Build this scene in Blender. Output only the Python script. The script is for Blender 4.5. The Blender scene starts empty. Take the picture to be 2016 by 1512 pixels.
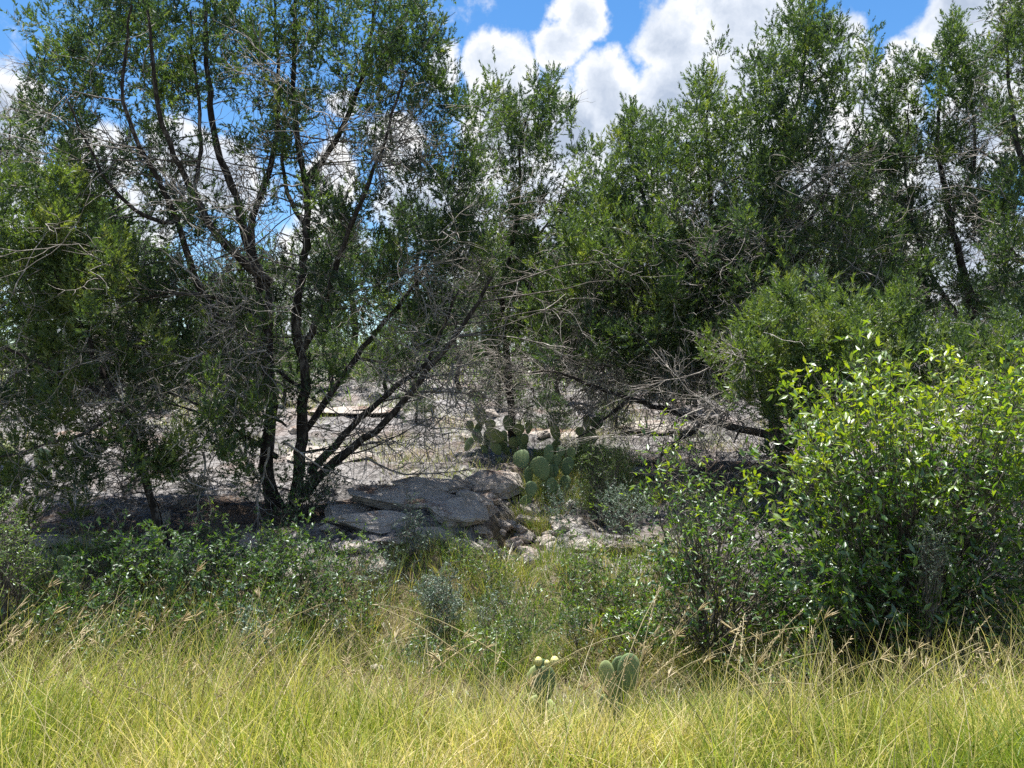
import bpy, math, random
import numpy as np
from mathutils import Vector, Matrix

R = np.random.default_rng(11)
random.seed(11)
F = 1552.0            # focal length in photo pixels (66 degrees across)
EYE = 1.65

# ------------------------------------------------------------------ camera, sky, sun, exposure
sc = bpy.context.scene
cam_d = bpy.data.cameras.new("camera")
cam_d.sensor_width = 36.0
cam_d.lens = 18.0 / math.tan(math.radians(33.0))
cam_d.clip_end = 3000
cam_d.clip_start = 0.05
cam = bpy.data.objects.new("camera", cam_d)
sc.collection.objects.link(cam)
cam.location = (0, 0, EYE)
cam.rotation_euler = (math.radians(90), 0, 0)
sc.camera = cam

SUN_EL, SUN_AZ = math.radians(78), math.radians(-20)      # azimuth from +Y towards +X
sun_vec = Vector((math.cos(SUN_EL) * math.sin(SUN_AZ), math.cos(SUN_EL) * math.cos(SUN_AZ), math.sin(SUN_EL)))
sl = bpy.data.lights.new("sun", 'SUN')
sl.energy = 5.0
sl.angle = math.radians(0.55)
sl.color = (1.0, 0.955, 0.88)
so = bpy.data.objects.new("sun", sl)
sc.collection.objects.link(so)
so.rotation_euler = sun_vec.to_track_quat('Z', 'Y').to_euler()
so.location = (0, 0, 30)

sc.view_settings.view_transform = 'Standard'
sc.view_settings.look = 'None'
sc.view_settings.gamma = 1.0
sc.view_settings.exposure = 1.52
sc.view_settings.use_curve_mapping = False
try:
    sc.cycles.max_bounces = 6
    sc.cycles.diffuse_bounces = 4
    sc.cycles.transmission_bounces = 4
    sc.cycles.transparent_max_bounces = 4
    sc.cycles.use_denoising = False
except Exception:
    pass

world = bpy.data.worlds.new("World")
sc.world = world
world.use_nodes = True


class NT:
    """tiny helper for building node trees"""
    def __init__(s, nt):
        s.nt = nt
        s.nt.nodes.clear()

    def n(s, typ, **kw):
        nd = s.nt.nodes.new(typ)
        for k, v in kw.items():
            if k.startswith('i_'):
                key = k[2:]
                key = int(key) if key.isdigit() else key.replace('_', ' ')
                s.put(nd.inputs[key], v)
            else:
                setattr(nd, k, v)
        return nd

    def put(s, sock, v):
        if isinstance(v, bpy.types.NodeSocket):
            s.nt.links.new(v, sock)
        elif isinstance(v, bpy.types.Node):
            s.nt.links.new(v.outputs[0], sock)
        else:
            sock.default_value = v

    def math(s, op, a, b=0.0, clamp=False):
        nd = s.nt.nodes.new('ShaderNodeMath')
        nd.operation = op
        nd.use_clamp = clamp
        s.put(nd.inputs[0], a)
        s.put(nd.inputs[1], b)
        return nd.outputs[0]

    def mr(s, v, a, b, c=0.0, d=1.0, smooth=True):
        nd = s.nt.nodes.new('ShaderNodeMapRange')
        nd.interpolation_type = 'SMOOTHSTEP' if smooth else 'LINEAR'
        s.put(nd.inputs[0], v)
        for i, q in enumerate((a, b, c, d)):
            s.put(nd.inputs[i + 1], q)
        return nd.outputs[0]

    def mix(s, f, a, b, blend='MIX'):
        nd = s.nt.nodes.new('ShaderNodeMix')
        nd.data_type = 'RGBA'
        nd.blend_type = blend
        s.put(nd.inputs[0], f)
        s.put(nd.inputs[6], a)
        s.put(nd.inputs[7], b)
        return nd.outputs[2]

    def noise(s, vec, scale, detail=4, rough=0.55, dist=0.0):
        nd = s.nt.nodes.new('ShaderNodeTexNoise')
        if vec is not None:
            s.put(nd.inputs['Vector'], vec)
        nd.inputs['Scale'].default_value = scale
        nd.inputs['Detail'].default_value = detail
        nd.inputs['Roughness'].default_value = rough
        nd.inputs['Distortion'].default_value = dist
        return nd.outputs[0]

    def ramp(s, f, stops):
        nd = s.nt.nodes.new('ShaderNodeValToRGB')
        s.put(nd.inputs[0], f)
        els = nd.color_ramp.elements
        while len(els) < len(stops):
            els.new(0.5)
        for e, (p, c) in zip(els, stops):
            e.position = p
            e.color = (*c, 1)
        return nd.outputs[0]


w = NT(world.node_tree)
tc = w.n('ShaderNodeTexCoord')
dirv = tc.outputs['Generated']
sky = w.n('ShaderNodeTexSky', sky_type='NISHITA')
sky.sun_disc = False
sky.sun_elevation = SUN_EL
sky.sun_rotation = SUN_AZ
sky.altitude = 300
sky.air_density = 1.0
sky.dust_density = 0.35
sky.ozone_density = 2.0
# cumulus: soft blobs in true sky directions, broken up by noise, plus scattered cloud everywhere else
nz1 = w.n('ShaderNodeTexNoise')
w.put(nz1.inputs['Vector'], dirv)
nz1.inputs['Scale'].default_value = 7.0
nz1.inputs['Detail'].default_value = 6
nz1.inputs['Roughness'].default_value = 0.6
wob = w.n('ShaderNodeVectorMath', operation='SUBTRACT', i_0=nz1.outputs['Color'], i_1=(0.5, 0.5, 0.5))
wob2 = w.n('ShaderNodeVectorMath', operation='SCALE', i_0=wob.outputs[0])
wob2.inputs['Scale'].default_value = 0.10
dd = w.n('ShaderNodeVectorMath', operation='ADD', i_0=dirv, i_1=wob2.outputs[0]).outputs[0]
blobs = [(-20, 190, 120), (-60, 330, 150), (60, 330, 50), (220, 310, 75), (350, 280, 62), (440, 360, 75), (650, 350, 62),
         (670, 215, 45), (770, 280, 62), (865, 140, 50), (840, 400, 90), (995, 160, 75), (985, 250, 90),
         (1130, 60, 55), (1110, 110, 55), (1200, 175, 75), (1120, 260, 110), (1240, 270, 110), (1330, 60, 100), (1440, 50, 120),
         (1350, 190, 130), (1480, 170, 120), (1640, 110, 75), (1720, 190, 100), (1775, 130, 65), (1900, 50, 95), (1990, 110, 120), (1960, 250, 110),
         (1680, 320, 120), (1850, 380, 110), (1000, 400, 130), (1200, 420, 160), (1450, 420, 160), (1700, 480, 130), (1900, 520, 130), (300, 420, 80),
         (100, 480, 110), (620, 500, 100), (1000, 560, 150), (1300, 600, 150), (1650, 620, 150), (1930, 640, 120), (200, 600, 150), (560, 620, 120)]
field = None
for (bx, by, br) in blobs:
    v = Vector(((bx - 1008) / F, 1, (756 - by) / F))
    r = br / F / v.length
    v.normalize()
    ds = w.n('ShaderNodeVectorMath', operation='DISTANCE', i_0=dd, i_1=tuple(v)).outputs['Value']
    m = w.mr(ds, 0.0, r * 1.25, 1.0, 0.0, smooth=False)
    field = m if field is None else w.math('MAXIMUM', field, m)
far_n = w.noise(dirv, 2.6, 3, 0.5)
outside = w.mr(w.n('ShaderNodeVectorMath', operation='DISTANCE', i_0=dirv, i_1=(0, 0.96, 0.26)).outputs['Value'], 0.55, 0.95)
scattered = w.math('MULTIPLY', w.mr(far_n, 0.47, 0.75, 0.0, 0.8, smooth=False), outside)
field = w.math('MAXIMUM', field, scattered)
fine = w.noise(dirv, 16.0, 9, 0.62)
fsum = w.math('ADD', field, w.math('MULTIPLY', w.math('SUBTRACT', fine, 0.5), 1.15))
cover = w.mr(fsum, 0.10, 0.42)
shade_n = w.noise(dd, 9.0, 8, 0.6)
thick = w.mr(fsum, 0.25, 0.95)
shade = w.math('ADD', w.math('MULTIPLY', shade_n, 1.0), w.math('MULTIPLY', thick, 0.22))
ccol = w.ramp(shade, [(0.48, (1.0, 1.0, 1.0)), (0.62, (0.74, 0.80, 0.90)), (0.80, (0.46, 0.54, 0.68))])
sky_sat = w.n('ShaderNodeHueSaturation', i_Color=sky.outputs[0])
sky_sat.inputs['Saturation'].default_value = 1.3
bg_sky = w.n('ShaderNodeBackground', i_Color=sky_sat.outputs[0])
bg_sky.inputs['Strength'].default_value = 0.066
bg_cl = w.n('ShaderNodeBackground', i_Color=ccol)
bg_cl.inputs['Strength'].default_value = 0.385
mx = w.n('ShaderNodeMixShader', i_0=cover, i_1=bg_sky.outputs[0], i_2=bg_cl.outputs[0])
w.n('ShaderNodeOutputWorld', i_Surface=mx.outputs[0])

# ------------------------------------------------------------------ helpers
COL = sc.collection


def pt(px, py, d):
    """a point seen at photo pixel (px, py), d metres away"""
    return np.array([(px - 1008) / F * d, d, EYE - (py - 756) / F * d])


def vnoise(x, y, seed=0):
    xi = np.floor(x).astype(np.int64); yi = np.floor(y).astype(np.int64)
    xf = x - xi; yf = y - yi
    u = xf * xf * (3 - 2 * xf); v = yf * yf * (3 - 2 * yf)

    def h(a, b):
        n = (a * 374761393 + b * 668265263 + seed * 974634777) & 0x7fffffff
        n = ((n ^ (n >> 13)) * 1274126177) & 0x7fffffff
        return ((n ^ (n >> 16)) & 0xffff) / 65535.0
    return (h(xi, yi) * (1 - u) + h(xi + 1, yi) * u) * (1 - v) + (h(xi, yi + 1) * (1 - u) + h(xi + 1, yi + 1) * u) * v


def fbm(x, y, sc_=1.0, oct_=4, seed=0):
    t = 0; a = 0.5; f = sc_
    for i in range(oct_):
        t = t + a * vnoise(x * f + i * 17.3, y * f - i * 9.1, seed + i)
        a *= 0.5; f *= 2.03
    return t / (1 - 0.5 ** oct_)


PY = [0.0, 3.1, 3.8, 4.5, 5.2, 6.1, 6.8, 7.35, 7.7, 12.4, 20.0, 27.0, 34.0, 60.0, 200.0, 900.0]
PZ = [0.0, 0.0, -.12, -.36, -.60, -.55, -.27, 0.0, .06, .74, 1.85, 2.75, 2.95, 2.6, 2.0, 2.0]


def gz(x, y):
    x = np.asarray(x, float); y = np.asarray(y, float)
    yy = y + 0.35 * (fbm(x, y * 0 + 3, 0.55, 3, 5) - 0.5) * np.clip((y - 3.0) / 3, 0, 1)
    z = np.interp(yy, PY, PZ)
    rock = np.clip((yy - 7.3) / 0.5, 0, 1)
    near = np.clip((40 - y) / 20, 0, 1)
    # bedding steps: terrace the slope
    t = z + 0.10 * (fbm(x, y, 0.7, 3, 21) - 0.5)
    st = 0.13
    q = t / st
    fr = q - np.floor(q)
    terr = (np.floor(q) + np.clip((fr - 0.55) / 0.42, 0, 1) ** 1.0) * st
    z = z + rock * near * ((terr - t) * 0.95 + 0.16 * (fbm(x, y, 2.0, 4, 31) - 0.5) - 0.07 * np.clip(1 - np.abs(fbm(x, y * 1.4, 1.6, 3, 131) - .5) / .018, 0, 1) + 0.09 * (fbm(x * 0.6, y * 2, 6.0, 4, 41) - 0.5))
    z = z + (1 - rock) * 0.10 * (fbm(x, y, 1.6, 4, 51) - 0.5)
    # the big sloping slab and the rubble gully on its right
    z = z + 0.16 * np.exp(-(((x + 1.05) / 0.85) ** 4 + ((y - 8.5) / 0.9) ** 4))
    z = z - 0.34 * np.exp(-(((x - 0.08 - 0.2 * (y - 8.3)) / 0.36) ** 4 + ((y - 8.35) / 0.95) ** 4))
    z = z + 0.35 * np.exp(-(((x - 3.3) / 0.9) ** 2 + ((y - 5.2) / 0.6) ** 2))
    return z


def gz1(x, y):
    return float(gz(np.array([x]), np.array([y]))[0])


def mesh_from(name, V, Fc, mat, tint=None, smooth=False, attrs=None):
    V = np.ascontiguousarray(V, dtype=np.float32).reshape(-1, 3)
    Fc = np.ascontiguousarray(Fc, dtype=np.int32)
    nf, k = Fc.shape
    me = bpy.data.meshes.new(name)
    me.vertices.add(len(V)); me.vertices.foreach_set('co', V.ravel())
    me.loops.add(nf * k); me.loops.foreach_set('vertex_index', Fc.ravel())
    me.polygons.add(nf)
    me.polygons.foreach_set('loop_start', np.arange(nf, dtype=np.int32) * k)
    if smooth:
        me.polygons.foreach_set('use_smooth', np.ones(nf, dtype=bool))
    A = dict(attrs or {})
    if tint is not None:
        A['tint'] = tint
    for kx, v in A.items():
        at = me.attributes.new(kx, 'FLOAT', 'POINT')
        at.data.foreach_set('value', np.ascontiguousarray(v, dtype=np.float32))
    me.update(calc_edges=True)
    me.validate()
    if mat:
        me.materials.append(mat)
    return me


def obj(name, me, parent=None, kind=None, label=None, cat=None, group=None, loc=None):
    o = bpy.data.objects.new(name, me)
    COL.objects.link(o)
    if parent is not None:
        o.parent = parent
    if loc is not None:
        o.location = loc
    for k, v in (('kind', kind), ('label', label), ('category', cat), ('group', group)):
        if v:
            o[k] = v
    return o


def unit(v):
    return v / np.maximum(np.linalg.norm(v, axis=-1, keepdims=True), 1e-9)


def tubes(P, Rr, k=5):
    """P (N,M,3) polylines, Rr (N,M) radii -> verts, quads"""
    P = np.asarray(P, float); Rr = np.asarray(Rr, float)
    N, M, _ = P.shape
    T = np.empty_like(P)
    T[:, 1:-1] = P[:, 2:] - P[:, :-2]; T[:, 0] = P[:, 1] - P[:, 0]; T[:, -1] = P[:, -1] - P[:, -2]
    T = unit(T)
    ref = np.where(np.abs(T[:, :1, 2:3]) > 0.8, np.array([1., 0, 0]), np.array([0, 0, 1.]))
    ref = np.broadcast_to(ref, T.shape)
    A = unit(np.cross(T, ref)); B = np.cross(T, A)
    ang = np.arange(k) * 2 * math.pi / k
    c = np.cos(ang)[None, None, :, None]; s = np.sin(ang)[None, None, :, None]
    V = P[:, :, None] + Rr[:, :, None, None] * (A[:, :, None] * c + B[:, :, None] * s)
    base = (np.arange(N) * M * k)[:, None, None] + (np.arange(M - 1) * k)[None, :, None]
    j = np.arange(k)[None, None, :]; j2 = (j + 1) % k
    Q = np.stack([base + j, base + j2, base + k + j2, base + k + j], -1).reshape(-1, 4)
    return V.reshape(-1, 3), Q


class Bag:
    """collects verts / faces of one face size"""
    def __init__(s): s.V = []; s.F = []; s.T = []; s.n = 0

    def add(s, V, Fc, tint=0.5):
        s.V.append(V); s.F.append(Fc + s.n); s.n += len(V)
        s.T.append(np.broadcast_to(np.asarray(tint, float), (len(V),)))

    def mesh(s, name, mat, smooth=False):
        return mesh_from(name, np.concatenate(s.V), np.concatenate(s.F), mat, np.concatenate(s.T), smooth)


def wander(P0, D0, L, M, wig, grav=0.0):
    """random-walk twigs; P0 (N,3), D0 (N,3), L (N,) -> (N,M,3)"""
    N = len(P0)
    out = np.empty((N, M, 3)); out[:, 0] = P0
    D = unit(D0)
    st = (L / (M - 1))[:, None]
    for i in range(1, M):
        D = unit(D + R.normal(0, wig, (N, 3)) + np.array([0, 0, grav]))
        out[:, i] = out[:, i - 1] + D * st
    return out


def place(proto, pos, zdir, scale, roll=None):
    """copy proto verts (K,3) to N frames with local +Z along zdir -> (N*K,3)"""
    N = len(pos)
    z = unit(zdir)
    ref = unit(R.normal(0, 1, (N, 3)))
    x = unit(np.cross(z, ref)); y = np.cross(z, x)
    sc_ = np.asarray(scale).reshape(-1, 1, 1)
    V = (proto[None, :, 0:1] * x[:, None] + proto[None, :, 1:2] * y[:, None] + proto[None, :, 2:3] * z[:, None]) * sc_ + pos[:, None]
    return V.reshape(-1, 3)


def rep_faces(Fc, N, K):
    return (Fc[None] + (np.arange(N) * K)[:, None, None]).reshape(-1, Fc.shape[1])


# ------------------------------------------------------------------ materials
def new_mat(name):
    m = bpy.data.materials.new(name)
    m.use_nodes = True
    return m, NT(m.node_tree)


def leaf_mat(name, stops, trans=0.4, gloss=0.06, rough=0.45, tgain=(1.3, 1.45, 0.5)):
    m, t = new_mat(name)
    a = t.n('ShaderNodeAttribute', attribute_name='tint')
    geo = t.n('ShaderNodeNewGeometry')
    nz = t.noise(geo.outputs['Position'], 1.3, 3)
    f = t.math('ADD', a.outputs['Fac'], t.math('MULTIPLY', t.math('SUBTRACT', nz, 0.5), 0.5))
    col = t.ramp(f, stops)
    df = t.n('ShaderNodeBsdfDiffuse', i_Color=col)
    tcol = t.mix(1.0, col, (*tgain, 1), 'MULTIPLY')
    tr = t.n('ShaderNodeBsdfTranslucent', i_Color=tcol)
    mx_ = t.n('ShaderNodeMixShader', i_0=trans, i_1=df.outputs[0], i_2=tr.outputs[0])
    gl = t.n('ShaderNodeBsdfGlossy', i_Color=(0.9, 0.95, 1, 1), i_Roughness=rough)
    m2 = t.n('ShaderNodeMixShader', i_0=gloss, i_1=mx_.outputs[0], i_2=gl.outputs[0])
    t.n('ShaderNodeOutputMaterial', i_Surface=m2.outputs[0])
    return m


M_JUN = leaf_mat('juniper_green', [(0.0, (0.024, 0.045, 0.028)), (0.35, (0.044, 0.076, 0.036)), (0.62, (0.076, 0.118, 0.038)),
                                   (0.80, (0.115, 0.160, 0.044)), (1.0, (0.15, 0.175, 0.055))], 0.40, 0.03, 0.5, (1.5, 1.6, 0.5))
M_BROAD = leaf_mat('glossy_leaf', [(0.0, (0.020, 0.055, 0.018)), (0.45, (0.050, 0.120, 0.022)), (0.75, (0.14, 0.22, 0.026)), (1.0, (0.23, 0.28, 0.035))],
                   0.45, 0.055, 0.42, (1.6, 1.55, 0.35))
M_HERB = leaf_mat('herb_leaf', [(0.0, (0.020, 0.052, 0.020)), (0.5, (0.045, 0.100, 0.030)), (1.0, (0.14, 0.21, 0.05))], 0.42, 0.045, 0.45, (1.5,1.5,.45))
M_SILV = leaf_mat('silver_leaf', [(0.0, (0.05, 0.09, 0.065)), (0.5, (0.11, 0.17, 0.12)), (1.0, (0.22, 0.28, 0.19))], 0.3, 0.06, 0.5, (1.1, 1.2, 0.8))
M_GRASS = leaf_mat('meadow_grass', [(0.0, (0.13, 0.19, 0.03)), (0.3, (0.27, 0.32, 0.05)), (0.55, (0.43, 0.41, 0.11)), (0.78, (0.54, 0.46, 0.22)),
                                    (1.0, (0.62, 0.52, 0.34))], 0.45, 0.018, 0.5, (1.15, 1.2, 0.6))
M_BANK = leaf_mat('bank_grass', [(0.0, (0.05, 0.11, 0.020)), (0.5, (0.13, 0.20, 0.035)), (0.75, (0.26, 0.26, 0.08)), (1.0, (0.38, 0.29, 0.18))], 0.4, 0.05, 0.4)
M_STRAW = leaf_mat('seed_straw', [(0.0, (0.26, 0.24, 0.10)), (0.5, (0.42, 0.35, 0.17)), (1.0, (0.55, 0.44, 0.27))], 0.35, 0.05, 0.5, (1.1, 1.0, 0.8))


def bark_mat(name, c0, c1, c2, scale=1.0, bump=0.6):
    m, t = new_mat(name)
    geo = t.n('ShaderNodeNewGeometry')
    mp = t.n('ShaderNodeMapping', i_Vector=geo.outputs['Position'])
    mp.inputs['Scale'].default_value = (42 * scale, 42 * scale, 5 * scale)
    nz = t.noise(mp.outputs[0], 1.0, 5, 0.6, 0.6)
    nz2 = t.noise(geo.outputs['Position'], 6.0, 4, 0.6)
    nz3 = t.noise(geo.outputs['Position'], 11.0, 3, 0.6)
    f = t.math('ADD', t.math('MULTIPLY', nz, 0.55), t.math('MULTIPLY', nz2, 0.45))
    f = t.math('ADD', f, t.mr(nz3, 0.62, 0.70, 0.0, 0.14))
    col = t.ramp(f, [(0.36, c0), (0.52, c1), (0.66, c2)])
    bp = t.n('ShaderNodeBump', i_Height=nz, i_Strength=bump, i_Distance=0.02)
    p = t.n('ShaderNodeBsdfPrincipled', i_Base_Color=col, i_Roughness=0.92, i_Normal=bp.outputs[0])
    p.inputs['Specular IOR Level'].default_value = 0.15
    t.n('ShaderNodeOutputMaterial', i_Surface=p.outputs[0])
    return m


M_BARK = bark_mat('juniper_bark', (0.014, 0.011, 0.010), (0.038, 0.032, 0.028), (0.16, 0.145, 0.13))
M_LIMB = bark_mat('limb_bark', (0.035, 0.030, 0.026), (0.10, 0.088, 0.078), (0.30, 0.28, 0.25), 1.5)
M_TWIG = bark_mat('dead_twig', (0.07, 0.062, 0.055), (0.22, 0.20, 0.18), (0.52, 0.49, 0.45), 2.0, 0.2)
M_BTWIG = bark_mat('brown_twig', (0.05, 0.036, 0.027), (0.12, 0.09, 0.07), (0.24, 0.20, 0.16), 2.0, 0.2)


def rock_mat(name, kind):
    m, t = new_mat(name)
    geo = t.n('ShaderNodeNewGeometry')
    pos = geo.outputs['Position']
    n1 = t.noise(pos, 2.0, 6, 0.62)
    n2 = t.noise(pos, 13.0, 6, 0.65)
    n3 = t.noise(pos, 60.0, 3, 0.6)
    f = t.math('ADD', t.math('MULTIPLY', n1, 0.45), t.math('MULTIPLY', n2, 0.55))
    rock = t.ramp(f, [(0.39, (0.045, 0.043, 0.042)), (0.46, (0.14, 0.134, 0.132)), (0.53, (0.25, 0.24, 0.24)), (0.64, (0.37, 0.358, 0.358))])
    pink = t.mr(t.noise(pos, 1.1, 3), 0.5, 0.68)
    rock = t.mix(t.math('MULTIPLY', pink, 0.30), rock, (0.30, 0.20, 0.155, 1))
    mpv = t.n('ShaderNodeMapping', i_Vector=pos)
    mpv.inputs['Scale'].default_value = (1.0, 2.2, 2.0)
    wv = t.n('ShaderNodeVectorMath', operation='ADD', i_0=mpv.outputs[0], i_1=t.n('ShaderNodeCombineXYZ', i_X=n1, i_Y=n2).outputs[0])
    vo = t.n('ShaderNodeTexVoronoi', feature='DISTANCE_TO_EDGE', i_Vector=wv.outputs[0])
    vo.inputs['Scale'].default_value = 1.7
    crack = t.math('MULTIPLY', t.mr(vo.outputs['Distance'], 0.012, 0.05, 1.0, 0.0), t.mr(n1, .42, .55))
    rock = t.mix(crack, rock, (0.05, 0.042, 0.036, 1))
    grain = t.mr(t.noise(pos, 34.0, 4, .7), .54, .66)
    rock = t.mix(t.math('MULTIPLY', grain, .55), rock, (0.085, 0.08, 0.078, 1))
    if kind == 'ground':
        at = t.n('ShaderNodeAttribute', attribute_name='litter')
        ar = t.n('ShaderNodeAttribute', attribute_name='rock')
        lf = t.math('ADD', at.outputs['Fac'], t.math('MULTIPLY', t.math('SUBTRACT', n2, 0.5), 2.2))
        lit = t.ramp(n3, [(0.3, (0.05, 0.038, 0.030)), (0.5, (0.115, 0.08, 0.06)), (0.7, (0.24, 0.19, 0.155))])
        col = t.mix(t.mr(lf, 0.35, 0.65), rock, lit)
        soil = t.ramp(n2, [(0.3, (0.07, 0.055, 0.035)), (0.55, (0.15, 0.125, 0.08)), (0.75, (0.27, 0.23, 0.16))])
        col = t.mix(t.mr(ar.outputs['Fac'], 0.3, 0.7), soil, col)
    else:
        col = t.mix(0.45, rock, (0.66, 0.59, 0.52, 1))
        sx = t.n('ShaderNodeSeparateXYZ', i_Vector=geo.outputs['Normal'])
        lay = t.math('MULTIPLY', t.mr(sx.outputs['Z'], .55, .9), t.mr(t.math('ADD', t.math('MULTIPLY', n1, .7), t.math('MULTIPLY', n3, .3)), .50, .60))
        col = t.mix(lay, col, t.ramp(n3, [(0.3, (0.07, 0.042, 0.03)), (0.5, (0.15, 0.095, 0.07)), (0.7, (0.27, 0.19, 0.15))]))
    h = t.math('ADD', t.math('MULTIPLY', n2, 1.0), t.math('MULTIPLY', n3, 0.35))
    bp = t.n('ShaderNodeBump', i_Height=h, i_Strength=0.9, i_Distance=0.09)
    p = t.n('ShaderNodeBsdfPrincipled', i_Base_Color=col, i_Roughness=0.95, i_Normal=bp.outputs[0])
    p.inputs['Specular IOR Level'].default_value = 0.15
    t.n('ShaderNodeOutputMaterial', i_Surface=p.outputs[0])
    return m


M_GROUND = rock_mat('ground_rock', 'ground')
M_ROCK = rock_mat('limestone', 'rock')


def cactus_mat():
    m, t = new_mat('cactus_skin')
    tcn = t.n('ShaderNodeTexCoord')
    geo = t.n('ShaderNodeNewGeometry')
    vo = t.n('ShaderNodeTexVoronoi', i_Vector=tcn.outputs['Object'])
    vo.inputs['Scale'].default_value = 26
    vo.inputs['Randomness'].default_value = 0.35
    dot = t.mr(vo.outputs['Distance'], 0.12, 0.2, 1.0, 0.0)
    nz = t.noise(geo.outputs['Position'], 9, 4)
    at = t.n('ShaderNodeAttribute', attribute_name='tint')
    g = t.ramp(t.math('ADD', t.math('MULTIPLY', nz, 0.5), t.math('MULTIPLY', at.outputs['Fac'], 0.5)),
               [(0.25, (0.06, 0.115, 0.055)), (0.5, (0.13, 0.19, 0.08)), (0.75, (0.26, 0.30, 0.11))])
    col = t.mix(dot, g, (0.45, 0.38, 0.22, 1))
    p = t.n('ShaderNodeBsdfPrincipled', i_Base_Color=col, i_Roughness=0.62)
    p.inputs['Subsurface Weight'].default_value = 0.0
    t.n('ShaderNodeOutputMaterial', i_Surface=p.outputs[0])
    return m


M_CACTUS = cactus_mat()
m_, t_ = new_mat('bud_skin')
t_.n('ShaderNodeOutputMaterial', i_Surface=t_.n('ShaderNodeBsdfPrincipled', i_Base_Color=(0.42, 0.40, 0.16, 1), i_Roughness=0.6).outputs[0])
M_BUD = m_

# ------------------------------------------------------------------ ground
rows = np.concatenate([np.arange(-6, 3, 0.5), np.arange(3, 6.8, 0.09), np.arange(6.8, 13.5, 0.043), 13.5 * np.exp(np.linspace(0, math.log(36 / 13.5), 130))[:-1],
                       36 * np.exp(np.linspace(0, math.log(900 / 36), 30))])
cu = np.linspace(-1, 1, 370)
YY, UU = np.meshgrid(rows, cu, indexing='ij')
XX = UU * (0.9 * np.abs(YY) + 3.0)
XX = np.where(YY < 3, UU * 6.0, XX)
ZZ = gz(XX, YY)
nr, nc = YY.shape
idx = np.arange(nr * nc).reshape(nr, nc)
Q = np.stack([idx[:-1, :-1], idx[:-1, 1:], idx[1:, 1:], idx[1:, :-1]], -1).reshape(-1, 4)
rk = np.clip((YY - 6.9) / 0.7 + (fbm(XX, YY, 3.0, 3, 61) - 0.5) * 1.2, 0, 1)
rk = rk * (1 - .9 * np.exp(-(((XX - 0.08 - 0.2 * (YY - 8.3)) / 0.42) ** 4 + ((YY - 8.3) / 0.95) ** 4)))
lit = (0.70 * np.exp(-(((XX + 2.6) / 1.7) ** 2 + ((YY - 8.9) / 1.1) ** 2)) + 0.75 * np.exp(-(((XX + 1.1) / 1.0) ** 2 + ((YY - 9.0) / 0.5) ** 2))
       + 0.6 * np.exp(-(((XX - 4.0) / 2.0) ** 2 + ((YY - 10.0) / 1.5) ** 2)) + 1.3 * (fbm(XX, YY, 0.9, 3, 71) - 0.5)
       + 0.5 * np.exp(-(((XX + 5.2) / 1.2) ** 2 + ((YY - 8.0) / 0.8) ** 2)))
g_me = mesh_from('ground', np.stack([XX, YY, ZZ], -1).reshape(-1, 3), Q, M_GROUND, None, True,
                 {'rock': rk.ravel(), 'litter': lit.ravel()})
obj('ground', g_me, kind='structure')

# ------------------------------------------------------------------ stones
from mathutils import noise as mnoise


def hull_rock(seed, layers=False):
    rr = random.Random(seed)
    bm_pts = []
    for i in range(22):
        a = rr.uniform(0, 6.283)
        z = rr.uniform(-1, 1)
        s = rr.uniform(0.82, 1.0)
        rad = (1 - abs(z) ** 3.0) ** 0.5
        bm_pts.append((math.cos(a) * rad * s, math.sin(a) * rad * s, z * s))
    import bmesh
    bm = bmesh.new()
    vs = [bm.verts.new(p) for p in bm_pts]
    res = bmesh.ops.convex_hull(bm, input=vs)
    bad = list({e for e in res.get('geom_interior', []) + res.get('geom_unused', []) if isinstance(e, bmesh.types.BMVert)})
    if bad:
        bmesh.ops.delete(bm, geom=[v for v in bad if v.is_valid], context='VERTS')
    bmesh.ops.triangulate(bm, faces=bm.faces[:])
    bmesh.ops.subdivide_edges(bm, edges=bm.edges[:], cuts=3, use_grid_fill=True)
    bmesh.ops.triangulate(bm, faces=bm.faces[:])
    for v in bm.verts:
        n = mnoise.noise_vector(v.co * 1.7 + Vector((seed * 3.1, 0, 0)))
        n2 = mnoise.noise_vector(v.co * 5.0 + Vector((0, seed * 2.3, 0)))
        # bedding: the sides step in and out in layers
        q = (v.co.z + .12 * n2.x) * 3.1
        st_ = (math.floor(q) * .37 * seed) % 1.0
        v.co += n * 0.12 + n2 * 0.055
        rxy = math.hypot(v.co.x, v.co.y)
        if rxy > .5:
            k = 1 - .13 * st_
            v.co.x *= k; v.co.y *= k
    me = bpy.data.meshes.new('rock')
    bm.to_mesh(me)
    bm.free()
    me.materials.append(M_ROCK)
    return me


rock_meshes = [hull_rock(i + 3) for i in range(12)]
R1 = random.Random(5)


def stone(name, label, px, py, hw, hh, d, deep=None, rz=None, tilt=None, group='broken limestone pieces on the shelf'):
    p = pt(px, py, d)
    s = F / d
    o = obj(name, rock_meshes[R1.randrange(12)], label=label, cat='rock', group=group)
    o.scale = (hw / s * 1.12, deep if deep else hw / s * R1.uniform(0.6, 0.9), hh / s * 1.15)
    g = gz1(p[0], p[1])
    z = min(max(p[2], g + hh / s * .3), g + hh / s * 0.9)
    o.location = (p[0], p[1], z)
    o.rotation_euler = (R1.uniform(-.15, .25), tilt if tilt is not None else R1.uniform(-.25, .25), rz if rz is not None else R1.uniform(-.4, .4))
    return o


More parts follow.
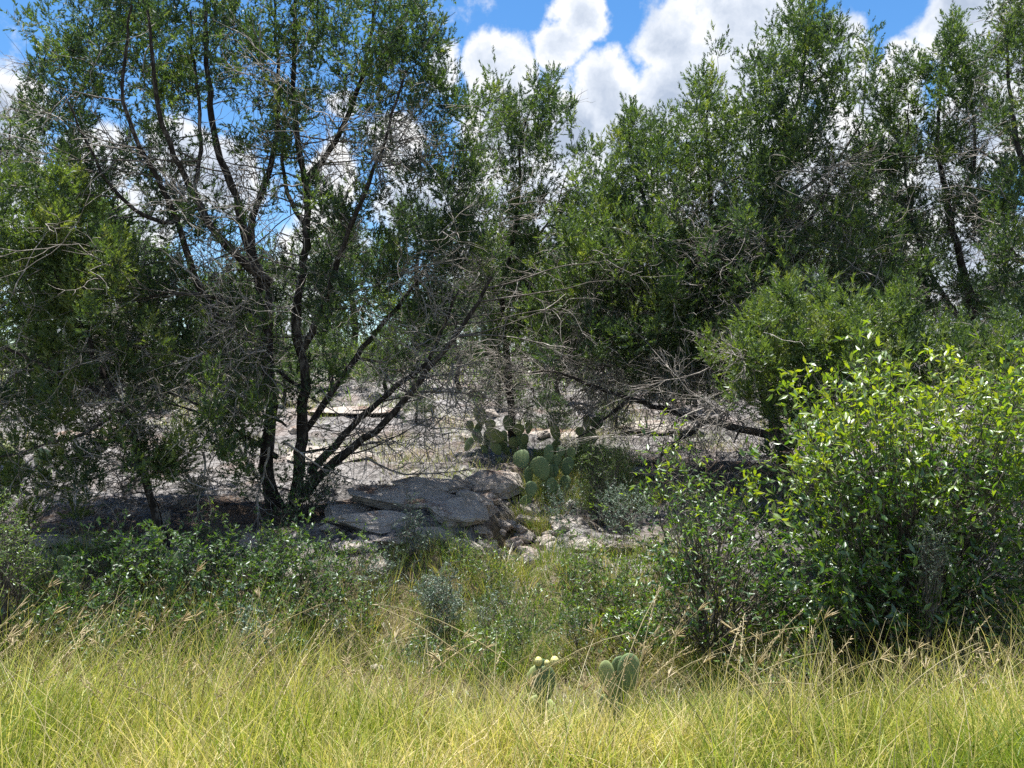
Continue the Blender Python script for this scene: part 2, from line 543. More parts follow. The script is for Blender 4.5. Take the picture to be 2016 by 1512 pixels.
named_rocks = [
    ('largest weathered slab lying flat in the dappled shade right of the leaning limbs', 800, 985, 120, 26, 8.7, .5, .10),
    ('broad cracked slab stepping down in front of the largest slab', 900, 1010, 70, 22, 8.2, .35, .22),
    ('second step of grey slab under the leaning limbs', 740, 1030, 100, 22, 8.1, .35, .04),
    ('narrow pale slab at the back edge of the shaded outcrop', 850, 950, 80, 12, 9.0, .3, .08),
    ('slanting slab with a dark crack beside the gully', 930, 975, 40, 20, 8.6, .25, .35),
    ('half-buried slab nearest the main trunk', 690, 985, 60, 16, 8.6, .35, -.05),
    ('flat ledge far back on the bright slope behind the prickly pear', 1080, 800, 90, 7, 13.2, .5, 0),
    ('flat ledge on the bright slope left of the leaning limbs', 640, 880, 90, 8, 11.5, .5, 0),
    ('dark-edged ledge on the slope right of the slender juniper', 1290, 800, 90, 7, 13.5, .5, 0),
    ('long low ledge high on the slope between the trunks', 700, 790, 110, 6, 15, .5, 0),
    ('shaded low ledge left of the trunks on the slope', 200, 830, 110, 7, 13, .5, 0),
    ('long dark-edged slab lying tilted just left of the prickly pear', 968, 890, 46, 13, 10.1, .10, -0.18),
    ('pale wedge stone at the upper left end of the rubble gully', 868, 928, 24, 20, 9.5, None, 0.5),
    ('upright pale stone left of the gully beside the wedge stone', 896, 925, 18, 20, 9.4, None, -0.5),
    ('broad pale boulder right under the prickly pear pads', 975, 940, 66, 26, 9.5, .3, 0.05),
    ('square grey block where the gully meets the grass', 957, 1048, 24, 27, 7.9, .17, 0.1),
    ('pinkish stone lying lengthwise in the gully mouth', 1040, 1012, 34, 13, 8.4, .14, 0.45),
    ('thin black-shadowed slab resting on stones in the gully mouth', 1055, 1052, 30, 10, 7.9, .14, 0.12),
    ('white block standing lowest in the gully above the green grass', 1046, 1088, 24, 25, 7.55, .15, 0.0),
    ('small stone wedged behind the thin slab in the gully', 1030, 1037, 18, 9, 8.1, None, 0.1),
    ('grey stone at the right side of the gully', 1075, 1012, 20, 16, 8.4, None, -0.4),
    ('flat ledge stone at the front edge of the big slab', 850, 1066, 58, 16, 7.75, .2, 0.3),
    ('pale pointed ledge stone left of the square grey block', 915, 1075, 44, 15, 7.65, .16, 0.25),
    ('low buff stone half hidden by grass right of the gully', 1155, 1062, 36, 12, 7.8, .16, 0.0),
    ('grey flat stone under the silvery bush', 1225, 1075, 40, 12, 7.7, .2, 0.05),
    ('dark-faced ledge block behind the green sapling on the right', 1265, 884, 34, 12, 10.4, .2, 0.0),
    ('upright grey stone in the shade left of the main trunk', 322, 1005, 20, 22, 8.2, None, 0.2),
    ('light slanting stone in the shade far left of the trunks', 235, 1014, 28, 9, 8.0, None, -0.3),
    ('sunlit rounded stone above the dark green herbs', 300, 1043, 26, 12, 7.8, None, 0.1),
    ('dark flat stone at the left above the herbs', 190, 1050, 34, 10, 7.8, None, 0.0),
    ('stone at the far left edge of the shelf', 100, 1052, 40, 12, 7.8, None, 0.1),
    ('layered ledge stone under the lower right corner of the big juniper', 705, 1085, 50, 12, 7.6, .2, 0.05),
    ('slab stone in front of the leaning limbs', 770, 1075, 44, 11, 7.7, .2, 0.1),
    ('pale stone on the bank among dry grass at lower right', 1880, 1350, 44, 16, 5.3, .2, 0.35),
    ('grey stone beside the pale bank stone at lower right', 1945, 1395, 34, 12, 5.0, .15, 0.35),
    ('small dark stone in the bank grass behind the front grass', 745, 1262, 16, 8, 6.0, None, 0.1),
]
for (lab, px, py, hw, hh, d, dp, tl) in named_rocks:
    stone('rock', lab, px, py, hw, hh, d, dp, None, tl)
# loose stones: in the gully, along the shelf edge, over the slope
for i in range(185):
    if i < 90:
        y = R1.uniform(7.5, 9.3); x = 0.08 + 0.2 * (y - 8.3) + R1.gauss(0, 0.33); s = R1.uniform(0.05, 0.17)
        lab = 'small broken limestone piece lying in the rubble gully'; grp = 'rubble in the gully'
    elif i < 140:
        y = R1.gauss(7.55, 0.2); x = R1.uniform(-5.2, 3.5); s = R1.uniform(0.06, 0.2)
        lab = 'limestone piece along the front edge of the shelf'; grp = 'stones along the shelf edge'
    else:
        y = R1.uniform(9, 17); x = R1.uniform(-0.5, 0.4) * y; s = R1.uniform(0.06, 0.2)
        lab = 'loose limestone piece lying on the pale rock slope'; grp = 'loose stones on the slope'
    sz_ = 'small' if s < .085 else 'middling' if s < .12 else 'large'
    if i < 90:
        where = 'at the head of the gully below the prickly pear' if y > 8.7 else 'at the gully mouth above the grass' if y < 8.0 else 'halfway along the gully'
        lab = f'{sz_} limestone rubble piece ' + where + (', left side' if x < 0.08 + 0.2 * (y - 8.3) else ', right side')
    elif i < 140:
        u = x / y * F + 1008
        lab = f'{sz_} limestone piece on the shelf edge ' + ('above the far left herbs' if u < 350 else 'under the big juniper' if u < 640 else 'in front of the shaded slabs' if u < 950 else 'just right of the gully' if u < 1250 else 'behind the leafy sapling' if u < 1550 else 'behind the tall glossy shrub')
    else:
        u = x / y * F + 1008
        lab = f'{sz_} loose limestone on the ' + ('near' if y < 12 else 'far') + ' bright slope ' + ('left of the trunks' if u < 520 else 'seen between the trunks and leaning limbs' if u < 860 else 'around the prickly pears' if u < 1250 else 'under the long low limb')
    o = obj('stone', rock_meshes[R1.randrange(12)], label=lab, cat='stone', group=grp)
    o.scale = (s, s * R1.uniform(.6, 1), s * R1.uniform(.4, .75))
    o.location = (x, y, gz1(x, y) + s * 0.12)
    o.rotation_euler = (R1.uniform(-.3, .3), R1.uniform(-.3, .3), R1.uniform(0, 6.3))

# ------------------------------------------------------------------ junipers
def make_sprays():
    out = []
    for v in range(10):
        K = 15
        V = []; Fc = []
        for i in range(K):
            t = (i + R.uniform(0, 1)) / K
            a = R.uniform(0, 2 * math.pi)
            spread = math.radians(R.uniform(25, 72)) * (1 - 0.55 * t)
            rd = np.array([math.cos(a), math.sin(a), 0])
            d = rd * math.sin(spread) + np.array([0, 0, math.cos(spread)])
            L = R.uniform(0.20, 0.40) * (1.15 - 0.5 * t)
            p = np.array([0, 0, t * 0.75]) + rd * 0.02
            s = unit(np.cross(d, R.normal(0, 1, 3))) * R.uniform(0.036, 0.060)
            V += [p - s, p + s, p + d * L]
            # kink: shoots curl a little
            Fc.append([3 * i, 3 * i + 1, 3 * i + 2])
        out.append((np.array(V), np.array(Fc)))
    return out


SPRAYS = make_sprays()


def foliage(cl, crad, tint, nspray, ssize, up=0.75):
    """cl (N,3) clump centres -> verts, faces, tint"""
    Vs = []; Fs = []; Ts = []; n = 0
    N = len(cl)
    nspray = int(round(nspray * 1.35))
    tot = N * nspray
    ci = np.repeat(np.arange(N), nspray)
    dirs = unit(R.normal(0, 1, (tot, 3)) + np.array([0, 0, 0.15]))
    rad = crad[ci] * (R.uniform(0, 1, tot) ** 0.72) * .95
    ax = unit(dirs * 0.9 + np.array([0, 0, up]) + R.normal(0, 0.25, (tot, 3)))
    pos = cl[ci] + dirs * rad[:, None] * np.array([.78, .78, 1.4])
    sz = R.uniform(0.65, 1.25, tot) * ssize * .80 * np.where(R.uniform(0, 1, tot) < .12, 1.45, 1.08)
    ct = tint[ci] + R.normal(0, 0.13, tot)
    dead = R.uniform(0, 1, tot) < 0.02
    ct = np.where(dead, 0.9, ct)
    which = R.integers(0, len(SPRAYS), tot)
    for k, (pv, pf) in enumerate(SPRAYS):
        mk = which == k
        m = int(mk.sum())
        if not m:
            continue
        Vs.append(place(pv, pos[mk], ax[mk], sz[mk]))
        Fs.append(rep_faces(pf, m, len(pv)) + n)
        Ts.append(np.repeat(ct[mk], len(pv)))
        n += m * len(pv)
    return np.concatenate(Vs), np.concatenate(Fs), np.concatenate(Ts)


def smooth_line(pts, step=0.16, jit=0.012):
    pts = np.asarray(pts, float)
    d = np.r_[0, np.cumsum(np.linalg.norm(np.diff(pts, axis=0), axis=1))]
    n = max(4, int(d[-1] / step) + 1)
    t = np.linspace(0, d[-1], n)
    P = np.stack([np.interp(t, d, pts[:, i]) for i in range(3)], 1)
    for _ in range(2):
        P[1:-1] = 0.25 * P[:-2] + 0.5 * P[1:-1] + 0.25 * P[2:]
    P[1:-1] += R.normal(0, jit, (n - 2, 3))
    return P


def juniper(label, stems, ells, d0, dspread, twigs=300, nspray=22, ssize=0.17, crad=0.22, tint=0.42, drop=0.0, twig_hi=None, group='junipers', bare=(), tl=1.0, back=0.0, dens=1.0, longs=0):
    """stems: list of ([(px,py,depth offset)...], r0, r1); ells: (cx,cy,rx,ry,n[,tint offset])"""
    first = stems[0][0][0]
    b = pt(first[0], first[1], d0 + first[2])
    g = gz1(b[0], b[1])
    root = obj('juniper_tree', None, label=label, cat='tree', group=group, loc=(b[0], b[1], g))
    O = np.array([b[0], b[1], g])
    nodes = []; nrad = []
    for si, (pl, r0, r1) in enumerate(stems):
        P = np.array([pt(px, py, d0 + dd_) for (px, py, dd_) in pl])
        if si == 0:
            P[0, 2] = g - 0.1
        P = smooth_line(P, 0.15, 0.008)
        n = len(P)
        r0 *= .82
        rr = np.linspace(r0, r1 * .7, n) * R.uniform(0.93, 1.08, n)
        if P[0, 2] < g + 0.4:
            rr[:3] *= [1.45, 1.2, 1.08][:min(3, n)]
        V, Qd = tubes(P[None], rr[None], 9)
        # fluted, shreddy trunk surface
        V += R.normal(0, 1, V.shape) * np.repeat(rr, 9)[:, None] * 0.08
        me = mesh_from('trunk', V - O, Qd, M_BARK, None, True)
        obj('trunk' if (si == 0 or pl[0][1] > 850) else 'limb', me, root)
        # broken stubs on the trunk
        ns = max(1, n // 7)
        kk = R.integers(2, n - 1, ns)
        sb = wander(P[kk], R.normal(0, 1, (ns, 3)) * [1, 1, .4], R.uniform(.06, .28, ns), 4, .15)
        V, Qd = tubes(sb, rr[kk][:, None] * np.array([[.42, .3, .24, .16]]), 5)
        obj('stubs', mesh_from('stubs', V - O, Qd, M_BARK, None, True), root, kind='stuff')
        nodes.append(P[2:]); nrad.append(rr[2:])
    sk_n = sum(len(a) for a in nodes)
    nodes = np.concatenate(nodes); nrad = np.concatenate(nrad)
    C = []; T = []
    for e in ells:
        cx, cy, rx, ry, n = e[:5]
        n = max(2, int(round(n * dens)))
        off = e[5] if len(e) > 5 else 0.0
        dz = e[6] if len(e) > 6 else 0.0
        a = R.uniform(0, 2 * math.pi, n); q = np.sqrt(R.uniform(0, 1, n))
        px = cx + rx * q * np.cos(a); py = cy + ry * q * np.sin(a)
        dep = d0 + dz + back + R.uniform(-1, 1, n) * dspread * (0.4 + 0.6 * np.sqrt(np.clip(1 - q * q, 0, 1)))
        p = np.stack([(px - 1008) / F * d0, dep, EYE - (py - 756) / F * d0], 1)
        p[:, 0] *= dep / d0; p[:, 2] = EYE + (p[:, 2] - EYE) * dep / d0
        C.append(p); T.append(np.full(n, tint + off) + R.normal(0, 0.15, n))
    nfol = sum(len(c) for c in C)
    for e in bare:
        cx, cy, rx, ry, n = e[:5]
        a = R.uniform(0, 2 * math.pi, n); q = np.sqrt(R.uniform(0, 1, n))
        dep = d0 + (e[5] if len(e) > 5 else 0) + R.uniform(-1, 1, n) * dspread
        C.append(np.stack([(cx + rx * q * np.cos(a) - 1008) / F * dep, dep, EYE - (cy + ry * q * np.sin(a) - 756) / F * dep], 1))
    C = np.concatenate(C); T = np.concatenate(T)
    mv = (R.uniform(0, 1, len(C)) < .2) & (np.arange(len(C)) < nfol)
    C[mv] += unit(C[mv] - C[:nfol].mean(0)) * R.uniform(.08, .34, (int(mv.sum()), 1)) + R.normal(0, .06, (int(mv.sum()), 3))
    gg = gz(C[:, 0], C[:, 1]) + 0.15
    C[:, 2] = np.maximum(C[:, 2], gg)
    # branches: each clump grows from the nearest wood below it
    dist = np.array([np.min(np.linalg.norm(nodes - c, axis=1)) for c in C])
    order = np.argsort(dist)
    M = 7
    BP = []; BR = []; INN = []; BTIP = []
    NN = [nodes]; NR = [nrad]
    allN = nodes; allR = nrad
    tt = np.linspace(0, 1, M)[:, None]
    for ci in order:
        c = C[ci]
        dv = c - allN
        L = np.linalg.norm(dv, axis=1)
        cost = L + 0.9 * np.maximum(0, -dv[:, 2] + 0.25 * L) - 1.5 * np.minimum(allR, 0.02)
        k = int(np.argmin(cost))
        n0 = allN[k]; L = L[k]
        out = c - n0
        mid = n0 + out * 0.5 + R.normal(0, 0.10, 3) * L + np.array([0, 0, -0.06 * L])
        P = (1 - tt) ** 2 * n0 + 2 * tt * (1 - tt) * mid + tt ** 2 * c
        P[1:-1] += R.normal(0, 0.013, (M - 2, 3)) * min(1.5, L + 0.3)
        r0 = min(allR[k] * 0.75, 0.0045 + 0.010 * L)
        rr = np.linspace(r0, 0.0028, M)
        BP.append(P); BR.append(rr)
        allN = np.concatenate([allN, P[2:]]); allR = np.concatenate([allR, rr[2:]])
        INN.append(P[1:5])
        if ci >= nfol:
            BTIP.append(P[3:])
    V, Qd = tubes(np.array(BP), np.array(BR), 4)
    obj('branches', mesh_from('branches', V - O, Qd, M_LIMB, None, True), root, kind='stuff')
    LG = None
    if longs:
        # long thin side branches sweeping outwards from the stems, mostly bare
        li = R.choice(np.nonzero(nodes[:, 2] < 4.6)[0], longs)
        p0 = nodes[li]
        D = unit((p0 - nodes.mean(0)) * np.array([1.2, .7, .0]) + R.normal(0, .35, (longs, 3)) * [1.3, .8, .35] + np.array([0, .15, 0])) + np.array([0, 0, .12])
        LG = wander(p0, D, R.uniform(.6, 1.6, longs), 12, .075, 0.0)
        V, Qd = tubes(LG, np.minimum(nrad[li] * .6, .0105)[:, None] * np.linspace(1, .25, 12)[None], 4)
        obj('side_branches', mesh_from('side_branches', V - O, Qd, M_LIMB, None, True), root, kind='stuff')
    # bare grey twigs
    bag = Bag()
    if twigs:
        cand = np.concatenate([nodes[int(sk_n * 0.12):]] + INN)
        if twig_hi is not None:
            cand = cand[cand[:, 2] < twig_hi]
        si = R.integers(0, len(cand), twigs)
        ctr = nodes.mean(0)
        P0 = cand[si]
        if BTIP:
            bt = np.concatenate(BTIP)
            P0 = np.concatenate([P0, bt[R.integers(0, len(bt), len(BTIP) * 4)]])
            twigs = len(P0)
        if LG is not None:
            lp = LG[:, 3:].reshape(-1, 3)
            P0 = np.concatenate([P0, lp[R.integers(0, len(lp), longs * 2)]])
            twigs = len(P0)
        D = unit((P0 - ctr) * np.array([1, 1, 0.4])) * 0.5 + R.normal(0, 0.6, (twigs, 3)) + np.array([0, 0, -0.05])
        L = R.uniform(0.22, 0.8, twigs) * tl
        A = wander(P0, D, L, 7, 0.22, 0.0)
        r = np.linspace(0.0062, 0.0018, 7)[None] * R.uniform(0.5, 1.4, (twigs, 1))
        V, Qd = tubes(A, r, 3); bag.add(V, Qd)
        for lev, (mult, l0, l1, ra, nm_) in enumerate([(2.5, 0.12, 0.45, 0.0038, 4), (2.3, 0.06, 0.24, 0.0029, 3)]):
            n = int(twigs * mult)
            base = A.reshape(-1, A.shape[1], 3)
            bi = R.integers(0, len(base), n); bj = R.integers(1, base.shape[1], n)
            p0 = base[bi, bj]; d0_ = unit(base[bi, bj] - base[bi, bj - 1])
            B = wander(p0, d0_ + R.normal(0, 0.55, (n, 3)), R.uniform(l0, l1, n) * tl, nm_, 0.32, 0.02)
            rr = np.linspace(ra, 0.0013, nm_)[None] * R.uniform(0.8, 1.3, (n, 1))
            V, Qd = tubes(B, rr, 3); bag.add(V, Qd)
            A = B
        me = bag.mesh('twigs', M_TWIG)
        me.transform(Matrix.Translation(Vector(-O)))
        obj('twigs', me, root, kind='stuff')
    V, Fc, Tt = foliage(C[:nfol], R.uniform(0.55, 1.35, nfol) * crad, T, nspray, ssize)
    obj('crown', mesh_from('crown', V - O, Fc, M_JUN, Tt), root, kind='stuff')
    return root


# big many-stemmed juniper on the left
juniper('big spreading juniper left of centre with many dark stems and bare grey twigs', [
    ([(548, 1030, 0), (520, 930, 0), (540, 800, -.1), (522, 706, -.1), (532, 633, -.1), (525, 566, -.1), (495, 500, -.1), (478, 465, -.1), (465, 382, -.1), (432, 306, -.2),
      (419, 266, -.2), (415, 199, -.3), (405, 116, -.3), (405, 0, -.3), (400, -90, -.3)], 0.100, 0.022),
    ([(575, 1020, .1), (592, 900, .1), (592, 826, .1), (608, 749, .1), (578, 650, .1), (585, 590, .1), (597, 520, .1), (606, 432, .1), (601, 352, .2), (588, 299, .2), (578, 199, .3),
      (578, 100, .3), (580, 0, .3), (585, -110, .3)], 0.084, 0.020),
    ([(520, 600, -.1), (492, 480, .2), (500, 415, .4), (525, 359, .5), (545, 282, .6), (548, 166, .7), (540, 40, .8), (545, -60, .8)], 0.06, 0.018),
    ([(532, 553, -.1), (480, 520, -.4), (430, 470, -.5), (400, 420, -.6), (379, 382, -.6), (346, 309, -.8), (319, 253, -.9), (309, 199, -1.0), (301, 133, -1.1), (290, 20, -1.2)], 0.062, 0.018),
    ([(382, 390, -.6), (395, 299, -.4), (395, 233, -.3), (382, 133, -.2), (375, 20, -.2)], 0.035, 0.012),
    ([(440, 640, -.3), (385, 560, -.5), (350, 430, -.6), (299, 332, -.9), (272, 289, -1.0), (252, 246, -1.1), (233, 160, -1.2), (250, 100, -1.2), (260, 10, -1.3)], 0.05, 0.014),
    ([(352, 436, -.6), (300, 440, -.75), (240, 400, -.9), (199, 339, -1.0), (176, 292, -1.1), (156, 252, -1.2), (130, 190, -1.2)], 0.03, 0.010),
    ([(600, 440, .2), (570, 400, .5), (553, 332, .6), (555, 282, .7), (566, 200, .8), (500, 120, .9)], 0.040, 0.012),
    ([(601, 360, .2), (631, 319, .3), (665, 275, .3), (700, 190, .2), (725, 110, .1), (740, 0, 0), (745, -90, 0)], 0.045, 0.014),
    ([(590, 700, .1), (640, 600, 0), (670, 498, -.2), (715, 390, -.3), (753, 292, -.4), (776, 213, -.5), (800, 140, -.6)], 0.052, 0.014),
    ([(590, 980, -.1), (640, 925, -.2), (670, 899, -.3), (746, 842, -.4), (803, 782, -.5), (869, 693, -.6), (915, 640, -.6), (945, 590, -.6), (968, 545, -.6)], 0.068, 0.022),
    ([(610, 930, .2), (670, 862, .1), (736, 799, 0), (786, 756, -.1), (853, 706, -.2), (880, 620, -.3), (905, 570, -.3)], 0.060, 0.015),
    ([(600, 850, .2), (660, 765, .4), (713, 686, .5), (780, 610, .6), (830, 543, .7), (880, 440, .8), (930, 370, .8)], 0.050, 0.013),
    ([(590, 760, .1), (500, 700, .5), (400, 665, .7), (300, 660, .8), (200, 620, .9)], 0.03, 0.009),
    ([(535, 640, -.1), (440, 585, -.6), (330, 570, -1.0), (250, 600, -1.3)], 0.028, 0.009),
    ([(545, 900, 0), (470, 850, -.4), (400, 800, -.6), (300, 760, -.7)], 0.04, 0.010),
], [
    (230, 100, 175, 120, 46), (140, 165, 95, 70, 15), (110, 235, 75, 45, 10), (90, 320, 70, 40, 6), (350, 40, 150, 70, 26), (300, 190, 90, 60, 8),
    (480, -60, 420, 80, 60), (500, 60, 110, 60, 16), (460, 170, 110, 60, 9), (590, 150, 70, 90, 14),
    (720, 60, 140, 95, 58), (800, 150, 75, 70, 22), (690, 190, 80, 50, 12), (860, 205, 60, 45, 9), (905, 210, 30, 50, 8), (880, 290, 60, 50, 9), (840, 330, 60, 50, 9), (740, 290, 40, 50, 5),
    (610, 380, 60, 40, 6, .05, -.6), (430, 450, 50, 40, 5, .1, -.7), (330, 430, 60, 50, 10, .1, -.7), (240, 330, 45, 50, 8, 0, -.6), (360, 320, 130, 70, 6), (690, 410, 60, 40, 5), (560, 270, 40, 40, 4),
    (540, 210, 25, 30, 3), (900, 400, 70, 60, 16), (850, 480, 80, 50, 16), (740, 500, 70, 50, 12), (930, 470, 50, 50, 10), (690, 560, 70, 40, 8), (820, 570, 70, 40, 9), (150, 330, 90, 60, 16), (560, 560, 60, 40, 6, 0, .4), (370, 560, 80, 50, 10), (450, 600, 60, 40, 6), (650, 480, 60, 30, 3), (900, 520, 60, 50, 7),
    (240, 530, 90, 60, 12, .05, -.8), (500, 800, 45, 30, 9, .15, -.8), (430, 840, 50, 40, 8, .15, -.9), (270, 740, 50, 40, 6, .1, -.6), (800, 660, 30, 30, 3), (760, 700, 50, 30, 3), (620, 640, 100, 30, 3),
    (860, 610, 40, 30, 4), (400, 640, 80, 30, 4), (520, 645, 25, 20, 3, .1, -.5), (150, 420, 60, 60, 8),
    (200, 60, 150, 90, 26), (700, 80, 130, 90, 10), (480, 30, 260, 60, 18), (450, 240, 230, 120, 24), (650, 330, 160, 110, 18), (330, 400, 140, 80, 14), (560, 640, 200, 80, 14), (300, 650, 150, 90, 16, .08, -.6), (380, 760, 150, 60, 12, .1, -.7), (760, 430, 110, 90, 12), (170, 700, 130, 60, 16, .05, -.4), (420, 700, 110, 60, 14, .08, -.5), (620, 720, 90, 50, 7), (820, 650, 90, 50, 9), (350, 560, 130, 60, 16, .03, -.3), (640, 560, 110, 60, 12), (230, 800, 110, 50, 10, .06, -.5), (470, 850, 70, 50, 10, .1, -.7), (400, 110, 200, 80, 14), (150, 230, 80, 60, 10),
], 9.0, 1.25, back=.4, dens=1.08, longs=105, twigs=440, nspray=18, ssize=0.165, crad=0.195, tint=0.38, twig_hi=5.6,
    bare=[(350, 620, 200, 80, 44), (450, 720, 120, 70, 30), (700, 640, 150, 90, 20), (800, 740, 140, 70, 16), (760, 850, 150, 50, 8), (560, 480, 170, 60, 18), (330, 860, 150, 60, 24),
          (900, 790, 90, 60, 20), (400, 300, 200, 70, 16), (700, 300, 150, 90, 22), (240, 700, 120, 60, 20), (850, 520, 110, 80, 18), (420, 400, 120, 60, 14), (600, 200, 200, 90, 16)])

juniper('dense bright green juniper at the left edge, in front of the big juniper', [
    ([(330, 985, 0), (246, 799, 0), (200, 745, 0), (165, 650, .1), (115, 560, .1), (80, 440, .1), (70, 370, .1)], 0.055, 0.014),
    ([(246, 799, 0), (120, 730, -.2), (20, 690, -.3), (-80, 640, -.3)], 0.035, 0.01),
    ([(165, 650, .1), (60, 560, .3), (-40, 470, .4), (-100, 380, .4)], 0.03, 0.01),
    ([(246, 799, 0), (180, 850, -.3), (80, 880, -.5), (0, 900, -.6)], 0.025, 0.008),
], [
    (50, 450, 90, 80, 30, .08), (140, 430, 50, 60, 12, .15), (180, 540, 80, 70, 26, .1), (60, 560, 110, 80, 30, .05), (-60, 500, 90, 130, 26), (40, 660, 120, 60, 26, 0), (200, 640, 60, 40, 7),
    (280, 700, 60, 40, 6, .1), (130, 740, 100, 40, 10), (60, 800, 100, 40, 7), (100, 960, 90, 40, 7, .1), (30, 1000, 60, 40, 7, .1), (180, 900, 60, 40, 5), (330, 905, 60, 40, 9, .1), (420, 900, 30, 40, 3),
    (80, 360, 60, 40, 7, .1), (150, 840, 140, 80, 18, .05), (280, 900, 90, 40, 10, .08), (200, 620, 90, 50, 10, .1), (60, 920, 80, 40, 8, .05),
], 7.9, 0.7, twigs=130, nspray=26, ssize=0.15, crad=0.17, tint=0.60, tl=.7, bare=[(250, 800, 120, 60, 16), (60, 760, 120, 60, 16), (300, 930, 120, 40, 14), (100, 900, 110, 60, 12)])

juniper('thin juniper at the far left edge showing against the white cloud', [
    ([(-20, 900, 0), (-30, 600, 0), (-10, 400, 0), (20, 290, 0), (20, 230, 0)], 0.06, 0.012),
], [(15, 270, 50, 40, 9), (10, 340, 70, 40, 10), (-40, 420, 90, 70, 16), (30, 400, 50, 40, 5), (0, 560, 130, 90, 16), (-60, 680, 90, 60, 10)], 11.5, 0.9, twigs=150, tint=0.34, crad=0.24, ssize=0.19)

juniper('slender juniper with a pointed top standing in the middle against the clouds', [
    ([(1010, 850, 0), (1000, 700, 0), (985, 590, 0), (1015, 450, 0), (1025, 345, 0), (1020, 290, 0), (1045, 210, 0), (1062, 160, 0)], 0.075, 0.008),
    ([(990, 600, 0), (900, 440, .3), (925, 360, .3), (960, 270, .3)], 0.035, 0.008),
    ([(1005, 520, 0), (1090, 430, -.3), (1120, 330, -.3)], 0.03, 0.008),
    ([(1000, 680, 0), (1080, 560, -.4), (1110, 480, -.5)], 0.03, 0.008),
], [(1065, 190, 24, 32, 9, 0), (1035, 235, 45, 40, 13), (1090, 230, 30, 45, 8), (990, 250, 25, 40, 5), (1060, 300, 75, 40, 20), (975, 310, 45, 35, 8), (1120, 240, 12, 20, 3),
    (1010, 380, 80, 40, 14), (1090, 385, 40, 40, 8), (920, 350, 40, 30, 4), (960, 440, 80, 40, 10), (1060, 450, 90, 40, 14, .05), (1030, 540, 110, 50, 16, .12), (940, 560, 60, 50, 7), (1080, 640, 120, 50, 12, .1),
    (980, 680, 60, 30, 4), (1060, 520, 110, 60, 20, .1), (1110, 620, 80, 60, 20, .1), (1010, 640, 70, 60, 14, .08), (960, 590, 60, 50, 10, .05)],
    12.0, 0.9, dens=1.0, twigs=200, bare=[(1040, 530, 120, 60, 20), (1050, 640, 130, 50, 22), (950, 700, 90, 50, 14)], nspray=20, ssize=0.18, crad=0.20, tint=0.39)

juniper('broad juniper right of centre with several low pointed tops and a low limb reaching left', [
    ([(1560, 880, 0), (1480, 700, 0), (1430, 560, 0), (1400, 440, 0), (1395, 300, 0), (1390, 160, 0)], 0.12, 0.010),
    ([(1445, 600, 0), (1340, 500, -.2), (1270, 400, -.3), (1240, 300, -.3), (1235, 220, -.3)], 0.06, 0.008),
    ([(1430, 540, 0), (1300, 420, .5), (1290, 330, .6), (1300, 270, .6)], 0.045, 0.008),
    ([(1560, 870, -.1), (1450, 840, -.5), (1340, 816, -.9), (1235, 782, -1.1), (1152, 756, -1.3), (1102, 729, -1.4), (1019, 733, -1.5)], 0.075, 0.012),
    ([(1240, 785, -1.1), (1190, 830, -1.2), (1120, 870, -1.3)], 0.03, 0.006),
    ([(1390, 830, -.7), (1330, 870, -1.0), (1270, 930, -1.1), (1210, 960, -1.2)], 0.035, 0.006),
    ([(1480, 720, 0), (1330, 640, -.4), (1200, 600, -.6), (1120, 560, -.8)], 0.05, 0.009),
    ([(1470, 690, 0), (1500, 560, .4), (1480, 380, .5), (1478, 230, .5)], 0.05, 0.009),
], [(1390, 175, 25, 40, 7), (1380, 240, 50, 40, 13), (1235, 245, 25, 35, 6), (1195, 310, 35, 40, 8), (1260, 310, 45, 40, 12), (1300, 260, 22, 40, 5), (1330, 300, 70, 50, 20), (1440, 230, 45, 50, 14),
    (1160, 380, 45, 50, 12, .08), (1180, 440, 60, 70, 22, .02), (1290, 400, 90, 60, 36), (1400, 360, 90, 70, 36), (1200, 520, 80, 70, 28, .08), (1310, 500, 110, 70, 44), (1430, 480, 90, 80, 34),
    (1150, 600, 90, 50, 20, .22), (1300, 600, 120, 60, 34, .08), (1430, 600, 80, 60, 24, -.05), (1200, 670, 90, 30, 10, .15), (1350, 700, 110, 50, 22, -.06), (1240, 350, 60, 50, 10), (1080, 560, 50, 40, 8, .15), (1160, 480, 60, 60, 20, .1, -.8), (1250, 460, 110, 60, 34, .08, -.9), (1380, 540, 130, 70, 36, 0, -.9), (1220, 580, 100, 40, 18, .12, -.8), (1450, 620, 60, 50, 14, 0, -.8), (1480, 330, 70, 70, 18), (1300, 330, 60, 50, 12), (1140, 520, 60, 60, 14, .08, -.7), (1350, 740, 110, 30, 12, -.04, -.6), (1150, 640, 110, 45, 24, .05, -.7), (1290, 660, 120, 40, 26, -.03, -.6), (1400, 680, 80, 50, 16, -.05, -.5), (1090, 700, 70, 30, 8, .1, -.5), (1230, 720, 80, 20, 7, .05, -.5)],
    10.8, 1.3, dens=1.0, twigs=420, nspray=19, ssize=0.175, crad=0.205, tint=0.45, twig_hi=3.6,
    bare=[(1150, 620, 120, 60, 40), (1250, 720, 160, 50, 64), (1400, 760, 120, 60, 56), (1130, 780, 130, 50, 36), (1080, 700, 110, 50, 24), (1420, 460, 90, 60, 20), (1440, 640, 70, 60, 24), (1330, 560, 130, 60, 24), (1330, 850, 130, 30, 24)])

